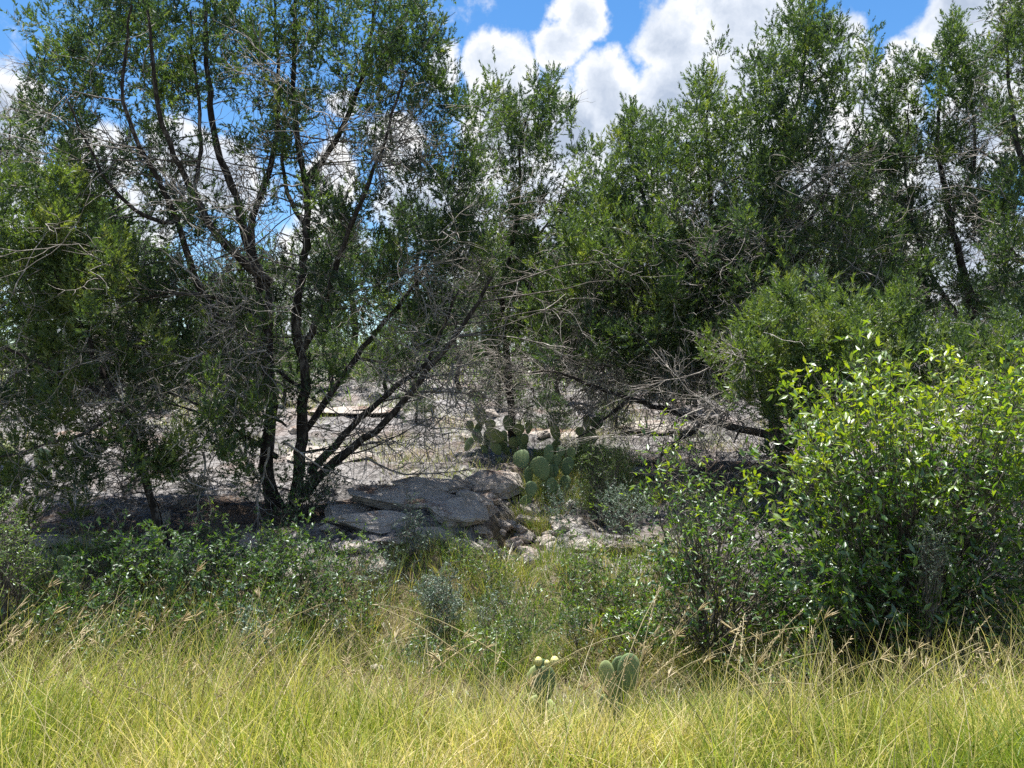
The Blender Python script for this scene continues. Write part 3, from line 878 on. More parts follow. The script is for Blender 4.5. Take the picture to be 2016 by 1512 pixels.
juniper('tall juniper with dark straight trunk and spiky top, highest of the right-hand group', [
    ([(1650, 880, 0), (1630, 740, 0), (1600, 620, 0), (1560, 520, 0), (1541, 476, 0), (1541, 402, 0), (1528, 352, 0), (1545, 270, 0), (1580, 168, 0), (1588, 60, 0), (1580, 15, 0)], 0.13, 0.008),
    ([(1590, 170, 0), (1650, 130, .1), (1665, 70, .1)], 0.02, 0.006),
    ([(1550, 260, 0), (1500, 190, -.2), (1490, 110, -.2)], 0.025, 0.006),
    ([(1541, 400, 0), (1640, 330, .4), (1700, 240, .6), (1705, 130, .7)], 0.035, 0.007),
    ([(1560, 500, 0), (1650, 330, -.6), (1730, 270, -.8)], 0.03, 0.007),
    ([(1570, 560, 0), (1440, 520, -.8), (1360, 480, -1.1)], 0.04, 0.007),
    ([(1610, 640, 0), (1700, 560, .2), (1740, 460, .3), (1800, 400, .3)], 0.04, 0.008),
], [(1582, 50, 26, 32, 9), (1620, 50, 20, 40, 6), (1560, 90, 45, 45, 16), (1640, 110, 40, 45, 11), (1600, 150, 70, 40, 18), (1490, 130, 26, 45, 6), (1510, 200, 50, 50, 13), (1570, 230, 65, 45, 20),
    (1655, 190, 35, 35, 5), (1530, 310, 70, 50, 26), (1600, 310, 40, 50, 8), (1705, 140, 20, 50, 5), (1690, 210, 30, 40, 6), (1730, 250, 40, 40, 6), (1690, 300, 60, 40, 8), (1500, 400, 80, 60, 22),
    (1590, 420, 50, 50, 9), (1640, 400, 50, 60, 9, .12), (1480, 500, 70, 50, 18), (1640, 500, 90, 50, 16, .08), (1700, 400, 50, 50, 8, .1), (1740, 490, 70, 50, 14, .05), (1560, 560, 60, 40, 8), (1680, 580, 70, 40, 10), (1760, 590, 80, 50, 14), (1500, 450, 80, 50, 18, 0, -.5), (1600, 500, 90, 60, 20, .05, -.6), (1690, 460, 70, 60, 18, .06, -.4), (1560, 300, 90, 60, 16), (1740, 540, 60, 60, 14)],
    10.2, 1.1, dens=1.0, twigs=300, nspray=18, ssize=0.17, crad=0.20, tint=0.40, twig_hi=4.2, bare=[(1600, 500, 110, 50, 20), (1560, 600, 120, 50, 26), (1660, 380, 100, 70, 20), (1500, 450, 80, 50, 14)])

juniper('dark juniper near the right edge with sky showing under its forked trunk', [
    ([(1975, 860, 0), (1945, 740, 0), (1925, 665, 0), (1905, 560, 0), (1870, 430, 0), (1845, 300, 0), (1850, 180, 0), (1865, 60, 0)], 0.11, 0.008),
    ([(1935, 690, 0), (1885, 625, -.1), (1840, 560, -.2), (1800, 460, -.3), (1780, 330, -.3), (1790, 200, -.3)], 0.05, 0.008),
    ([(1930, 665, 0), (1870, 665, .2), (1810, 690, .3)], 0.022, 0.006),
    ([(1870, 430, 0), (1920, 330, .2), (1915, 200, .2), (1905, 90, .2)], 0.04, 0.007),
], [(1862, 80, 22, 40, 8), (1890, 80, 20, 40, 5), (1850, 140, 45, 40, 13), (1790, 160, 35, 45, 9), (1920, 140, 35, 50, 10), (1890, 210, 70, 50, 22), (1800, 240, 50, 45, 14), (1780, 320, 60, 40, 12), (1870, 310, 80, 50, 24),
    (1920, 390, 60, 40, 11), (1840, 400, 60, 30, 8), (1860, 480, 60, 40, 11), (1740, 300, 50, 60, 9, .05), (1760, 380, 60, 50, 10), (1700, 420, 70, 60, 14), (1820, 500, 80, 70, 18), (1950, 400, 60, 60, 12), (1880, 580, 70, 50, 12), (1700, 330, 50, 50, 8), (1780, 420, 50, 40, 8, .12), (1960, 470, 50, 60, 12), (1800, 560, 50, 40, 9), (1960, 560, 50, 40, 9), (1980, 300, 40, 60, 8), (1950, 600, 50, 25, 5, .15)],
    11.0, 1.0, dens=1.0, twigs=260, bare=[(1880, 600, 90, 50, 12), (1900, 400, 90, 70, 16), (1950, 250, 60, 60, 8)], nspray=20, ssize=0.17, crad=0.18, tint=0.37, twig_hi=5.0)

juniper('near dark juniper cut off by the right edge of the picture', [
    ([(2110, 900, 0), (2090, 600, 0), (2040, 400, 0), (2005, 300, 0), (1985, 180, 0), (1985, 40, 0)], 0.11, 0.012),
    ([(2040, 400, 0), (1960, 310, .2), (1917, 288, .3)], 0.035, 0.01),
    ([(2085, 560, 0), (2010, 520, -.2), (1960, 450, -.3)], 0.03, 0.01),
], [(1990, 20, 40, 45, 10), (2040, 90, 50, 60, 12), (1985, 110, 30, 30, 5), (2080, 200, 80, 80, 18), (1985, 230, 35, 40, 7), (2050, 340, 70, 70, 14), (1975, 395, 45, 40, 8), (2000, 470, 50, 50, 9), (2080, 520, 80, 80, 16), (1960, 520, 30, 40, 5), (2010, 600, 60, 40, 8)],
    9.2, 0.9, twigs=160, tl=.8, nspray=22, ssize=0.165, crad=0.20, tint=0.36)

juniper('small bright yellow-green juniper before the tall dark trunk, bare grey branches below', [
    ([(1630, 990, 0), (1600, 880, 0), (1592, 830, 0), (1575, 735, 0), (1560, 660, 0), (1545, 580, 0)], 0.055, 0.008),
    ([(1580, 740, 0), (1520, 700, -.1), (1480, 690, -.1)], 0.02, 0.006),
    ([(1580, 760, 0), (1630, 700, .1), (1650, 640, .1)], 0.02, 0.006),
], [(1545, 578, 14, 26, 4, .05), (1535, 620, 40, 24, 8, .05), (1570, 650, 75, 30, 14), (1480, 665, 32, 30, 8), (1500, 710, 55, 34, 12), (1640, 655, 50, 34, 12), (1660, 710, 50, 45, 14), (1570, 715, 85, 40, 18), (1690, 750, 40, 40, 9), (1455, 695, 20, 24, 4),
    (1465, 750, 34, 34, 7), (1530, 785, 60, 30, 8, -.1), (1640, 795, 70, 34, 12, -.1), (1560, 835, 60, 24, 5, -.1), (1700, 660, 40, 40, 8), (1610, 600, 30, 24, 4)],
    7.4, 0.75, twigs=90, nspray=24, ssize=0.15, crad=0.15, tint=0.64, tl=.45, bare=[(1500, 720, 60, 30, 5), (1640, 790, 50, 30, 5)])

juniper('rounded mid-green juniper between the small bright juniper and the glossy shrub', [
    ([(1790, 980, 0), (1775, 850, 0), (1760, 760, 0), (1745, 650, 0), (1740, 600, 0)], 0.06, 0.01),
    ([(1765, 780, 0), (1830, 720, .1), (1880, 690, .1)], 0.03, 0.008),
    ([(1770, 800, 0), (1700, 740, 0), (1690, 680, 0)], 0.03, 0.008),
], [(1735, 640, 45, 45, 16), (1700, 720, 40, 50, 12), (1780, 700, 60, 50, 18), (1840, 730, 50, 40, 12), (1760, 780, 80, 30, 14), (1700, 800, 50, 40, 8), (1850, 660, 60, 30, 9), (1890, 720, 50, 50, 10), (1780, 610, 40, 40, 8)],
    8.4, 0.8, twigs=60, tl=.5, nspray=24, ssize=0.15, crad=0.18, tint=0.52)

juniper('low yellowish juniper at the right edge behind the glossy shrub', [
    ([(1990, 960, 0), (1970, 850, 0), (1950, 740, 0), (1940, 680, 0)], 0.05, 0.01),
    ([(1970, 840, 0), (2030, 760, .1), (2060, 700, .1)], 0.03, 0.008),
], [(1930, 700, 50, 35, 13), (1990, 690, 50, 40, 13, -.05), (1900, 760, 60, 40, 14), (1990, 770, 70, 40, 16), (2060, 740, 60, 60, 12)],
    7.8, 0.6, twigs=70, tl=.5, nspray=24, ssize=0.14, crad=0.165, tint=0.56)

# background junipers on the ridge: copies of three small ones
far_spots = [(-11.5, 23, 1.15), (-8.3, 26, 1.0), (-5.6, 24, .85), (-3.4, 28, 1.1), (-1.4, 26, .7), (0.3, 29, 1.0), (2.0, 25, .95), (4.2, 27, 1.2), (6.4, 24, 1.0), (8.7, 26, 1.15), (11, 25, .8), (13.5, 27, .9),
             (-14.5, 27, 1.3), (-2.6, 21, .55), (1.2, 20, .5), (5.0, 20, .8), (-7, 19, .75), (8, 19.5, .8), (-10, 18, .7), (3.2, 31, 1.2), (-6.5, 32, 1.2), (-0.8, 33, 1.15), (12.5, 20, .7)] + [((px_ - 1008) / F * d_, d_, s_) for px_, d_, s_ in ((60, 15, .34), (170, 16.5, .4), (300, 15.5, .3), (430, 17, .42), (560, 16, .3), (655, 18, .42), (760, 17, .34), (900, 18, .45),
             (985, 15.5, .26), (1100, 16.5, .4), (1190, 15, .3), (1280, 17, .42), (1370, 15.5, .34), (1460, 17, .44), (1080, 13.6, .2), (1215, 13.2, .2), (820, 14.2, .18), (500, 18.5, .5), (1560, 16, .4))]
protos = []
for k in range(3):
    d = 25.0
    n = [26, 34, 22][k]
    O_ = np.array([0, 0, 0.])
    root = obj('juniper_tree', None, label='x', cat='tree', group='small junipers along the ridge behind')
    H = [3.4, 2.8, 3.8][k]
    P = smooth_line([(0, 0, -0.2), (0.1, 0, H * .3), (-.1, .1, H * .6), (0, 0, H * .95)], 0.3, 0.03)
    V, Qd = tubes(P[None], np.linspace(.12, .02, len(P))[None], 6)
    obj('trunk', mesh_from('trunk', V, Qd, M_BARK, None, True), root)
    z = R.uniform(0.12, 1.0, n * 2) * H
    rad = (0.35 + 1.25 * np.sin(np.clip(1 - z / H, 0, 1) * 2.2) * [1, 1.3, .8][k])
    a = R.uniform(0, 6.28, n * 2)
    C = np.stack([np.cos(a) * rad * R.uniform(.3, 1, n * 2), np.sin(a) * rad * R.uniform(.3, 1, n * 2), z], 1)
    V, Fc, Tt = foliage(C, R.uniform(.25, .45, n * 2), np.full(n * 2, .38) + R.normal(0, .12, n * 2), 22, 0.30)
    obj('crown', mesh_from('crown', V, Fc, M_JUN, Tt), root, kind='stuff')
    protos.append(root)
sides = ['far left', 'left', 'middle', 'right', 'far right']
FAR = []
for i, (x, y, s) in enumerate(far_spots):
    src = protos[i % 3]
    if i < 3:
        o = src
    else:
        o = src.copy(); COL.objects.link(o)
        for ch in src.children:
            c = ch.copy(); COL.objects.link(c); c.parent = o
    o.location = (x, y, gz1(x, y) - 0.05)
    o.rotation_euler = (0, 0, i * 1.9)
    o.scale = (s * 1.35, s * 1.35, s * 1.25 * (0.9 + 0.06 * (i % 4)))
    FAR.append((x / y, s, o))
ORD = 'first second third fourth fifth sixth seventh eighth ninth tenth eleventh twelfth'.split() + ['thirteenth', 'fourteenth', 'fifteenth', 'sixteenth', 'seventeenth', 'eighteenth', 'nineteenth', 'twentieth', 'twenty-first', 'twenty-second']
FAR.sort(key=lambda q: q[0])
for i, (u, s, o) in enumerate(FAR):
    j = len(FAR) - 1 - i
    o['label'] = ('tall green juniper' if s > 1.05 else 'small green juniper' if s > .8 else 'low green juniper' if s > .5 else 'low bushy juniper') + ' on the slope and ridge behind, ' + (
        ORD[i] + ' from the left there' if i <= j else ORD[j] + ' from the right there')

# ------------------------------------------------------------------ leafy shrubs
def leaf_proto(L=1.0, W=0.36, fold=0.14):
    # along +Z, 6 points, 4 triangles
    V = np.array([[0, 0, 0], [W / 2, fold * W, .42], [0, 0, .5], [-W / 2, fold * W, .42], [0, -0.06, 1.0], [W * .33, fold * W, .72], [-W * .33, fold * W, .72]]) * L
    Fc = np.array([[0, 1, 2], [0, 2, 3], [1, 5, 2], [5, 4, 2], [2, 4, 6], [2, 6, 3]])
    return V, Fc


LEAF = leaf_proto()
LEAF_N = leaf_proto(W=0.24)
LEAF_S = (np.array([[0, 0, 0], [.20, .05, .5], [0, -.06, 1.0], [-.20, .05, .5]]), np.array([[0, 1, 2], [0, 2, 3]]))      # small leaf folded on its rib
LEAF_N = (np.array([[0, 0, 0], [.14, .04, .5], [0, -.06, 1.0], [-.14, .04, .5]]), np.array([[0, 1, 2], [0, 2, 3]]))


def shrub(name, label, cat, base, stems, ells, d0, dsp, nleaf, lsize, mat, tint, group=None, parts=0, proto=None, twig_mat=None, top_bright=0.0, stemr=0.012, cluster=6, clump_r=0.12):
    proto = proto or (LEAF if mat is M_BROAD else LEAF_S)
    bx = pt(base[0], base[1], d0)
    g = gz1(bx[0], bx[1])
    root = obj(name, None, label=label, cat=cat, group=group, loc=(bx[0], bx[1], g))
    O = np.array([bx[0], bx[1], g])
    # twig tips
    C = []; T = []
    for e in ells:
        cx, cy, rx, ry, n = e[:5]
        off = e[5] if len(e) > 5 else 0
        a = R.uniform(0, 2 * math.pi, n); q = np.sqrt(R.uniform(0, 1, n))
        dep = d0 + R.uniform(-1, 1, n) * dsp
        px = cx + rx * q * np.cos(a); py = cy + ry * q * np.sin(a)
        p = np.stack([(px - 1008) / F * dep, dep, EYE - (py - 756) / F * dep], 1)
        C.append(p); T.append(np.full(n, tint + off) + R.normal(0, .1, n))
    C = np.concatenate(C); T = np.concatenate(T)
    C[:, 2] = np.maximum(C[:, 2], gz(C[:, 0], C[:, 1]) + 0.05)
    sel = R.uniform(0, 1, len(C)) < .26
    cc = C.mean(0) - np.array([0, 0, .3])
    C[sel] += unit(C[sel] - cc) * R.uniform(.05, .40, (int(sel.sum()), 1)) * (1 + .3 * R.normal(0, 1, (int(sel.sum()), 1))) * min(1, lsize / .045)
    pm = R.permutation(len(C)); C = C[pm]; T = T[pm]
    N = len(C)
    tt = np.linspace(0, 1, 7)[None, :, None]
    st = O + np.stack([R.normal(0, .06, N), R.normal(0, .06, N), np.zeros(N)], 1)
    mid = st * 0.35 + C * 0.65
    mid[:, 2] = st[:, 2] * 0.5 + C[:, 2] * 0.5
    mid[:, :2] = st[:, :2] * 0.62 + C[:, :2] * 0.38
    P = (1 - tt) ** 2 * st[:, None] + 2 * tt * (1 - tt) * mid[:, None] + tt ** 2 * C[:, None]
    P[:, 1:-1] += R.normal(0, .012, (N, 5, 3))
    nm = max(4, N // 6)
    for q in range(nm, N):
        j = int(np.argmin(np.linalg.norm(C[:nm] - C[q], axis=1)))
        a0 = P[j, 3]
        P[q] = a0 + (C[q] - a0) * tt[0] + np.sin(tt[0] * math.pi) * R.normal(0, .03, 3)
    rad_ = np.linspace(stemr, 0.0018, 7)[None] * R.uniform(.6, 1.1, (N, 1))
    rad_[nm:] = np.linspace(stemr * .35, 0.0016, 7)[None]
    V, Qd = tubes(P, rad_, 4)
    obj('stems', mesh_from('stems', V - O, Qd, twig_mat or M_LIMB, None, True), root, kind='stuff')
    # leaves along short shoots at each tip
    ns = cluster
    ci = np.repeat(np.arange(N), ns)
    sd = unit(R.normal(0, 1, (N * ns, 3)) + np.array([0, 0, .55]))
    sp = C[ci] + R.normal(0, clump_r * .55, (N * ns, 3))
    SL = R.uniform(.5, 1.2, N * ns) * clump_r
    per = max(1, int(nleaf / (N * ns)))
    li = np.repeat(np.arange(N * ns), per)
    t = R.uniform(0.05, 1.0, len(li))
    pos = sp[li] + sd[li] * (SL[li] * t)[:, None]
    nd = unit(sd[li] * 0.75 + R.normal(0, .55, (len(li), 3)))
    sz = R.uniform(.65, 1.25, len(li)) * lsize
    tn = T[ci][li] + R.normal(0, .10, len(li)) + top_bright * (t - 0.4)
    pv, pf = proto
    # shoots
    W_ = wander(sp, sd, SL, 2, .08)
    V, Qd = tubes(W_, np.full((len(sp), 2), .0018), 3)
    obj('shoots', mesh_from('shoots', V - O, Qd, twig_mat or M_LIMB), root, kind='stuff')
    if parts:
        key = -pos[:, 1] + 0.6 * (pos[:, 2]) + sz * 10
        pick = np.argsort(-key)[:parts]
        keep = np.ones(len(li), bool); keep[pick] = False
        lm = [mesh_from('leaf', pv, pf, mat, np.full(len(pv), v)) for v in (tint, tint + .2, tint + .38, tint + .5)]
        for q in pick:
            o = obj('leaf', lm[min(3, max(0, int((tn[q] - tint + .1) * 7)))], root)
            dq = Vector(nd[q]).to_track_quat('Z', 'Y')
            o.rotation_mode = 'QUATERNION'
            o.rotation_quaternion = dq
            o.scale = (sz[q],) * 3
            o.location = Vector(pos[q] - O)
        pos, nd, sz, tn = pos[keep], nd[keep], sz[keep], tn[keep]
    V = place(pv, pos, nd, sz)
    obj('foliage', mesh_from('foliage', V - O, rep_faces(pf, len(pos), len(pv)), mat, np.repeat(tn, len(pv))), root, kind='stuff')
    return root


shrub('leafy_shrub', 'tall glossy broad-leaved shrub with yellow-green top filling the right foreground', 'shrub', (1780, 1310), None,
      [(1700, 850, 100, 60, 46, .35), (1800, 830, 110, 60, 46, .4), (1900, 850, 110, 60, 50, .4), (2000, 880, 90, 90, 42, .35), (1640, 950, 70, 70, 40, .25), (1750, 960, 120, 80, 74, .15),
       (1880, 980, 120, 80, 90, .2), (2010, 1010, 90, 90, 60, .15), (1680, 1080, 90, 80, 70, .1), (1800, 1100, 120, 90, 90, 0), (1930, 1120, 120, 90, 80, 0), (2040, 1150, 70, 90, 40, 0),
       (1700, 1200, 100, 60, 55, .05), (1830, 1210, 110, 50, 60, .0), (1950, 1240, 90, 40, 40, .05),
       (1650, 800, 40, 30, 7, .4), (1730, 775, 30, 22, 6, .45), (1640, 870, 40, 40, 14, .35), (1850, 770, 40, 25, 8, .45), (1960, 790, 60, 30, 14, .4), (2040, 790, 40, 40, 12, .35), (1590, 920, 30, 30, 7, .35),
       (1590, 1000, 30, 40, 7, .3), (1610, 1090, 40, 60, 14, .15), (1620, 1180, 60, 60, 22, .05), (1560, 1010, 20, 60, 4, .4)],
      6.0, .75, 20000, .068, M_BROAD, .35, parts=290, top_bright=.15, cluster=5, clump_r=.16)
shrub('leafy_shrub', 'open leafy sapling with pale tips rising left of the tall glossy shrub', 'shrub', (1400, 1300), None,
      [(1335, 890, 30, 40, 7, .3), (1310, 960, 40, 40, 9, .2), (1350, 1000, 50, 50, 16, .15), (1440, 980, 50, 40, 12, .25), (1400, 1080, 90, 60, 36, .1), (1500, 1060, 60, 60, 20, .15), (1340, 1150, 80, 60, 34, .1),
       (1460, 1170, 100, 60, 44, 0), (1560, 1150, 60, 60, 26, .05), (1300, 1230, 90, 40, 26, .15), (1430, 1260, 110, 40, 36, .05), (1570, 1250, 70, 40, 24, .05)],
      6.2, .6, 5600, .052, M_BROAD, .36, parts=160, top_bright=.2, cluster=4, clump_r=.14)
shrub('leafy_shrub', 'dark low leafy shrub filling the shade between the gully and the sapling', 'shrub', (1330, 1180), None,
      [(1330, 1100, 60, 50, 22), (1400, 1020, 80, 50, 34), (1500, 1010, 80, 60, 40)], 7.3, .4, 3000, .042, M_HERB, .38, cluster=5)
for (px, py, rx, ry, n, d, ls, mt, tn, lab) in [
        (690, 1120, 50, 40, 26, 7.0, .03, M_HERB, .45, 'mid-green weed clump below the layered ledge stone'),
        (745, 1150, 45, 40, 24, 6.8, .026, M_SILV, .25, 'dusty green weed clump between the herbs and the blue-green bush'),
        (690, 1215, 55, 35, 24, 6.3, .03, M_HERB, .40, 'low leafy weed behind the grass, left of the brown dry patch'),
        (900, 1100, 40, 26, 20, 7.2, .028, M_HERB, .75, 'bright green leafy weed just below the pointed ledge stone'),
        (975, 1130, 45, 30, 18, 7.0, .028, M_HERB, .60, 'green weed clump under the square grey block'),
        (960, 1210, 45, 30, 20, 6.4, .024, M_SILV, .35, 'grey-green weed right of the blue-green bush'),
        (1015, 1240, 40, 30, 16, 6.1, .026, M_HERB, .35, 'dark weed in the hollow above the budded prickly pear'),
        (1150, 1120, 55, 35, 30, 6.9, .034, M_HERB, .55, 'leafy green weed on the bank right of the bright grass'),
        (1200, 1180, 60, 45, 40, 6.5, .038, M_HERB, .50, 'broad-leaved green weed below the silvery bush'),
        (1120, 1230, 45, 30, 20, 6.1, .028, M_HERB, .30, 'dark green weed behind the front prickly pears'),
        (1240, 1260, 60, 35, 30, 5.9, .038, M_BROAD, .38, 'glossy leafy seedling behind the three upright pads'),
        (830, 1290, 45, 22, 14, 5.6, .026, M_HERB, .35, 'dark weed in the grass below the blue-green bush'),
        (940, 1290, 40, 26, 16, 5.5, .03, M_HERB, .65, 'fresh green weed in the grass left of the budded prickly pear'),
        (520, 1210, 50, 30, 22, 6.2, .03, M_HERB, .40, 'low green weed right behind the fan-headed stalks'),
        (230, 1255, 60, 26, 22, 5.8, .03, M_HERB, .35, 'shaded weed behind the tall grass at left'),
        (1560, 1330, 60, 26, 24, 5.2, .032, M_HERB, .55, 'green weed in the grass before the dark hollow'),
        (1960, 1320, 60, 34, 30, 5.4, .026, M_HERB, .60, 'small-leaved green weed beside the pale bank stones'),
        (430, 1060, 45, 26, 18, 7.3, .03, M_HERB, .45, 'upright green herb under the hanging dead branches'),
        (175, 1085, 40, 24, 16, 7.2, .032, M_HERB, .50, 'lighter green herb top against the dark stones at left'),
        (545, 1065, 40, 22, 14, 7.3, .03, M_HERB, .50, 'green herb top right under the main trunk')]:
    shrub('weed_clump', lab, 'weed', (px, py + ry + 20), None, [(px, py, rx, ry, n), (px + rx * .5, py - ry, rx * .4, ry * .5, max(2, n // 6), .15)], d, .25, n * 40, ls, mt, tn + .18,
          cluster=5, stemr=.004, clump_r=.085, top_bright=.25, proto=LEAF_S if mt is not M_SILV else LEAF_N)
for i, (px, py, rx, ry, n, d, lab, tn) in enumerate([
        (190, 1150, 90, 60, 60, 6.7, 'dark green leafy herb clump nearest the left edge, below the shaded stones', .30),
        (290, 1110, 70, 50, 44, 7.0, 'dark green leafy herb clump second from the left on the bank', .34),
        (400, 1130, 70, 60, 52, 6.8, 'dark green leafy herb clump straight below the dead hanging branches', .30),
        (490, 1120, 60, 50, 38, 7.0, 'dark green leafy herb clump below the main trunk', .36),
        (590, 1110, 70, 50, 48, 6.9, 'dark green leafy herb clump right below the big juniper base', .40),
        (330, 1210, 100, 40, 40, 6.4, 'dark leafy herb clump lowest on the left bank behind the tall grass', .28),
        (620, 1180, 60, 40, 26, 6.5, 'dark leafy herb clump on the bank left of the blue-green bush', .30),
        (100, 1220, 90, 40, 34, 6.3, 'dark leafy herb clump at the bottom left behind the grass', .26)]):
    shrub('leafy_herb', lab, 'plant', (px, py + ry + 20), None, [(px, py, rx, ry, n)], d, .35, n * 42, .040, M_HERB, tn + .16, group='leafy herbs on the bank', cluster=5, stemr=.005, clump_r=.10, top_bright=.25)
shrub('leafy_shrub', 'yellow-green bush at the left edge above the tall grass', 'shrub', (20, 1180), None, [(20, 1080, 50, 60, 44), (-30, 1040, 60, 60, 26), (50, 1130, 40, 40, 18)], 6.3, .3, 4200, .026, M_HERB, .75, cluster=6)
shrub('leafy_shrub', 'young evergreen seedling growing thick against the main trunk base', 'shrub', (600, 1040), None, [(620, 950, 45, 60, 40), (560, 980, 50, 50, 26)], 8.6, .3, 2800, .035, M_HERB, .38, cluster=5)
shrub('leafy_bush', 'blue-green feathery bush in the middle of the bank', 'bush', (870, 1290), None, [(870, 1190, 42, 45, 60), (850, 1160, 25, 25, 16, .2)], 6.4, .22, 5200, .022, M_SILV, .45, cluster=6, stemr=.004, proto=LEAF_N, clump_r=.07)
shrub('leafy_bush', 'grey-green bush with tiny leaves above the front grass, left of the blue-green bush', 'bush', (800, 1110), None, [(820, 1050, 32, 35, 34)], 7.3, .2, 2200, .022, M_SILV, .35, cluster=6, stemr=.004, proto=LEAF_N, clump_r=.07)
shrub('leafy_bush', 'silvery bush with fine leaves right of the rubble gully', 'bush', (1235, 1060), None, [(1230, 1000, 48, 45, 60), (1110, 1000, 25, 35, 16, -.1)], 7.7, .25, 5200, .022, M_SILV, .50, cluster=6, stemr=.004, proto=LEAF_N, clump_r=.08)
shrub('leafy_bush', 'olive green upright bush standing right of the prickly pear', 'bush', (1180, 1060), None, [(1190, 910, 48, 35, 40), (1170, 970, 48, 45, 44)], 8.6, .28, 6500, .020, M_HERB, .72, cluster=7, stemr=.007, proto=LEAF_N, clump_r=.09)
shrub('leafy_bush', 'pale grey-green bush hidden in the shade inside the right-hand shrub', 'bush', (1830, 1200), None, [(1840, 1080, 28, 42, 40)], 5.25, .12, 3200, .015, M_SILV, .75, cluster=6, stemr=.004, proto=LEAF_N, clump_r=.06)
shrub('leafy_herb', 'small ferny blue-green plant in the tall grass at left', 'plant', (490, 1290), None, [(490, 1250, 26, 25, 14)], 5.7, .12, 800, .028, M_SILV, .45, cluster=4, stemr=.003, clump_r=.06)
shrub('leafy_herb', 'small upright green plant beside the ferny plant in the tall grass', 'plant', (575, 1310), None, [(572, 1270, 22, 32, 14)], 5.6, .12, 900, .03, M_HERB, .65, cluster=4, stemr=.003, clump_r=.06)

# ------------------------------------------------------------------ dead hanging branches and dead brush
def dead_branch(label, p0, dirv_, L, n2, thick=.014, grav=-.05, nm='dead_branch', mat=None):
    P0 = np.array([p0]); A = wander(P0, np.array([dirv_], float), np.array([L]), 9, .16, grav)
    bag = Bag()
    V, Qd = tubes(A, np.linspace(thick, thick * .35, 9)[None], 5); bag.add(V, Qd)
    base = A
    for mult, l0, l1, ra in ((n2, .15, .4, thick * .45), (n2 * 3, .06, .2, thick * .25)):
        bi = R.integers(0, len(base), mult); bj = R.integers(2, base.shape[1], mult)
        p = base[bi, bj]; dr = unit(base[bi, bj] - base[bi, bj - 1])
        B = wander(p, dr + R.normal(0, .55, (mult, 3)), R.uniform(l0, l1, mult) * L, 6, .2, grav * .6)
        V, Qd = tubes(B, np.linspace(ra, .0012, 6)[None] * np.ones((mult, 1)), 4); bag.add(V, Qd)
        base = B
    me = bag.mesh(nm, mat or M_TWIG)
    me.transform(Matrix.Translation(Vector(-np.array(p0))))
    return obj(nm, me, label=label, cat='branch', group='dead grey branches', loc=tuple(p0))


for (px, py, d, dx, dz, L, lab) in [
        (530, 880, 8.3, .15, -1, .85, 'bleached forked dead branch hanging in front of the black trunk base'),
        (470, 880, 8.2, .25, -.9, .8, 'dead branch hanging left of the trunk base'),
        (400, 890, 8.1, .1, -.9, .7, 'crooked bleached dead twig hanging over the dark herbs'),
        (560, 870, 8.2, .5, -.9, .8, 'dead branch drooping right of the trunk base'),
        (360, 850, 8.0, -.9, -.5, .9, 'pale straight dead branch slanting left under the green tuft'),
        (300, 900, 8.0, -.9, -.3, 1.1, 'long thin dead branch reaching left over the shaded rocks'),
        (200, 880, 7.9, -.8, -.4, .9, 'thin dead branch at left over the shaded rocks'),
        (720, 900, 8.6, .9, -.45, 1.3, 'thin dark twig branch drooping from the leaning limb over the slab')]:
    dead_branch(lab, pt(px, py, d), (dx, R.uniform(-.2, .2), dz), L, 9)
for i in range(16):
    px = R.uniform(1370, 1580); py = R.uniform(700, 900)
    dead_branch(('upper' if py < 765 else 'middle' if py < 830 else 'lower') + ' bleached dead branch in the brush ' + ('farthest from' if px < 1430 else 'some way left of' if px < 1500 else 'close under') + ' the small bright juniper', pt(px, py, R.uniform(8.2, 9.2)),
                (R.uniform(-1, .1), R.uniform(-.3, .3), R.uniform(-.6, .3)), R.uniform(.7, 1.3), 12, .008, 0.0)
for i in range(14):
    px = R.uniform(1380, 1560); py = R.uniform(900, 1000)
    dead_branch('dark dead branch in the shade ' + ('behind the sapling top' if px < 1440 else 'between sapling and glossy shrub' if px < 1510 else 'just left of the glossy shrub') + (', higher one' if py < 950 else ', lower one'), pt(px, py, R.uniform(8.0, 9.0)),
                (R.uniform(-1, 1), R.uniform(-.3, .3), R.uniform(-.6, .4)), R.uniform(.5, 1.0), 12, .007, 0.0, mat=M_BTWIG)
for i in range(6):
    dead_branch(['topmost', 'upper', 'long crooked', 'short', 'lower', 'lowest'][i] + ' pale bare branch among the leaves at the right edge', pt(R.uniform(1930, 2010), R.uniform(880, 1080), R.uniform(5.4, 5.9)),
                (R.uniform(-.6, .6), R.uniform(-.3, .3), R.uniform(-.6, .6)), R.uniform(.4, .7), 8, .007, 0.0)

# ------------------------------------------------------------------ prickly pears
def pad_mesh(tint):
    nu, nv = 16, 9
    V = []
    for j in range(nv + 1):
        t = j / nv
        ang = math.pi * t
        z = -math.cos(ang)
        wdt = math.sin(ang) * (0.86 + 0.16 * z)
        for i in range(nu):
            a = 2 * math.pi * i / nu
            V.append((wdt * math.cos(a), 0.13 * wdt * math.sin(a) * 1.0, z + 1.0))
    V = np.array(V)
    V[:, 1] += 0.05 * np.sin(V[:, 0] * 3) * V[:, 2] * .5
    Q_ = []
    for j in range(nv):
        for i in range(nu):
            Q_.append((j * nu + i, j * nu + (i + 1) % nu, (j + 1) * nu + (i + 1) % nu, (j + 1) * nu + i))
    return mesh_from('pad', V, Q_, M_CACTUS, np.full(len(V), tint), True)


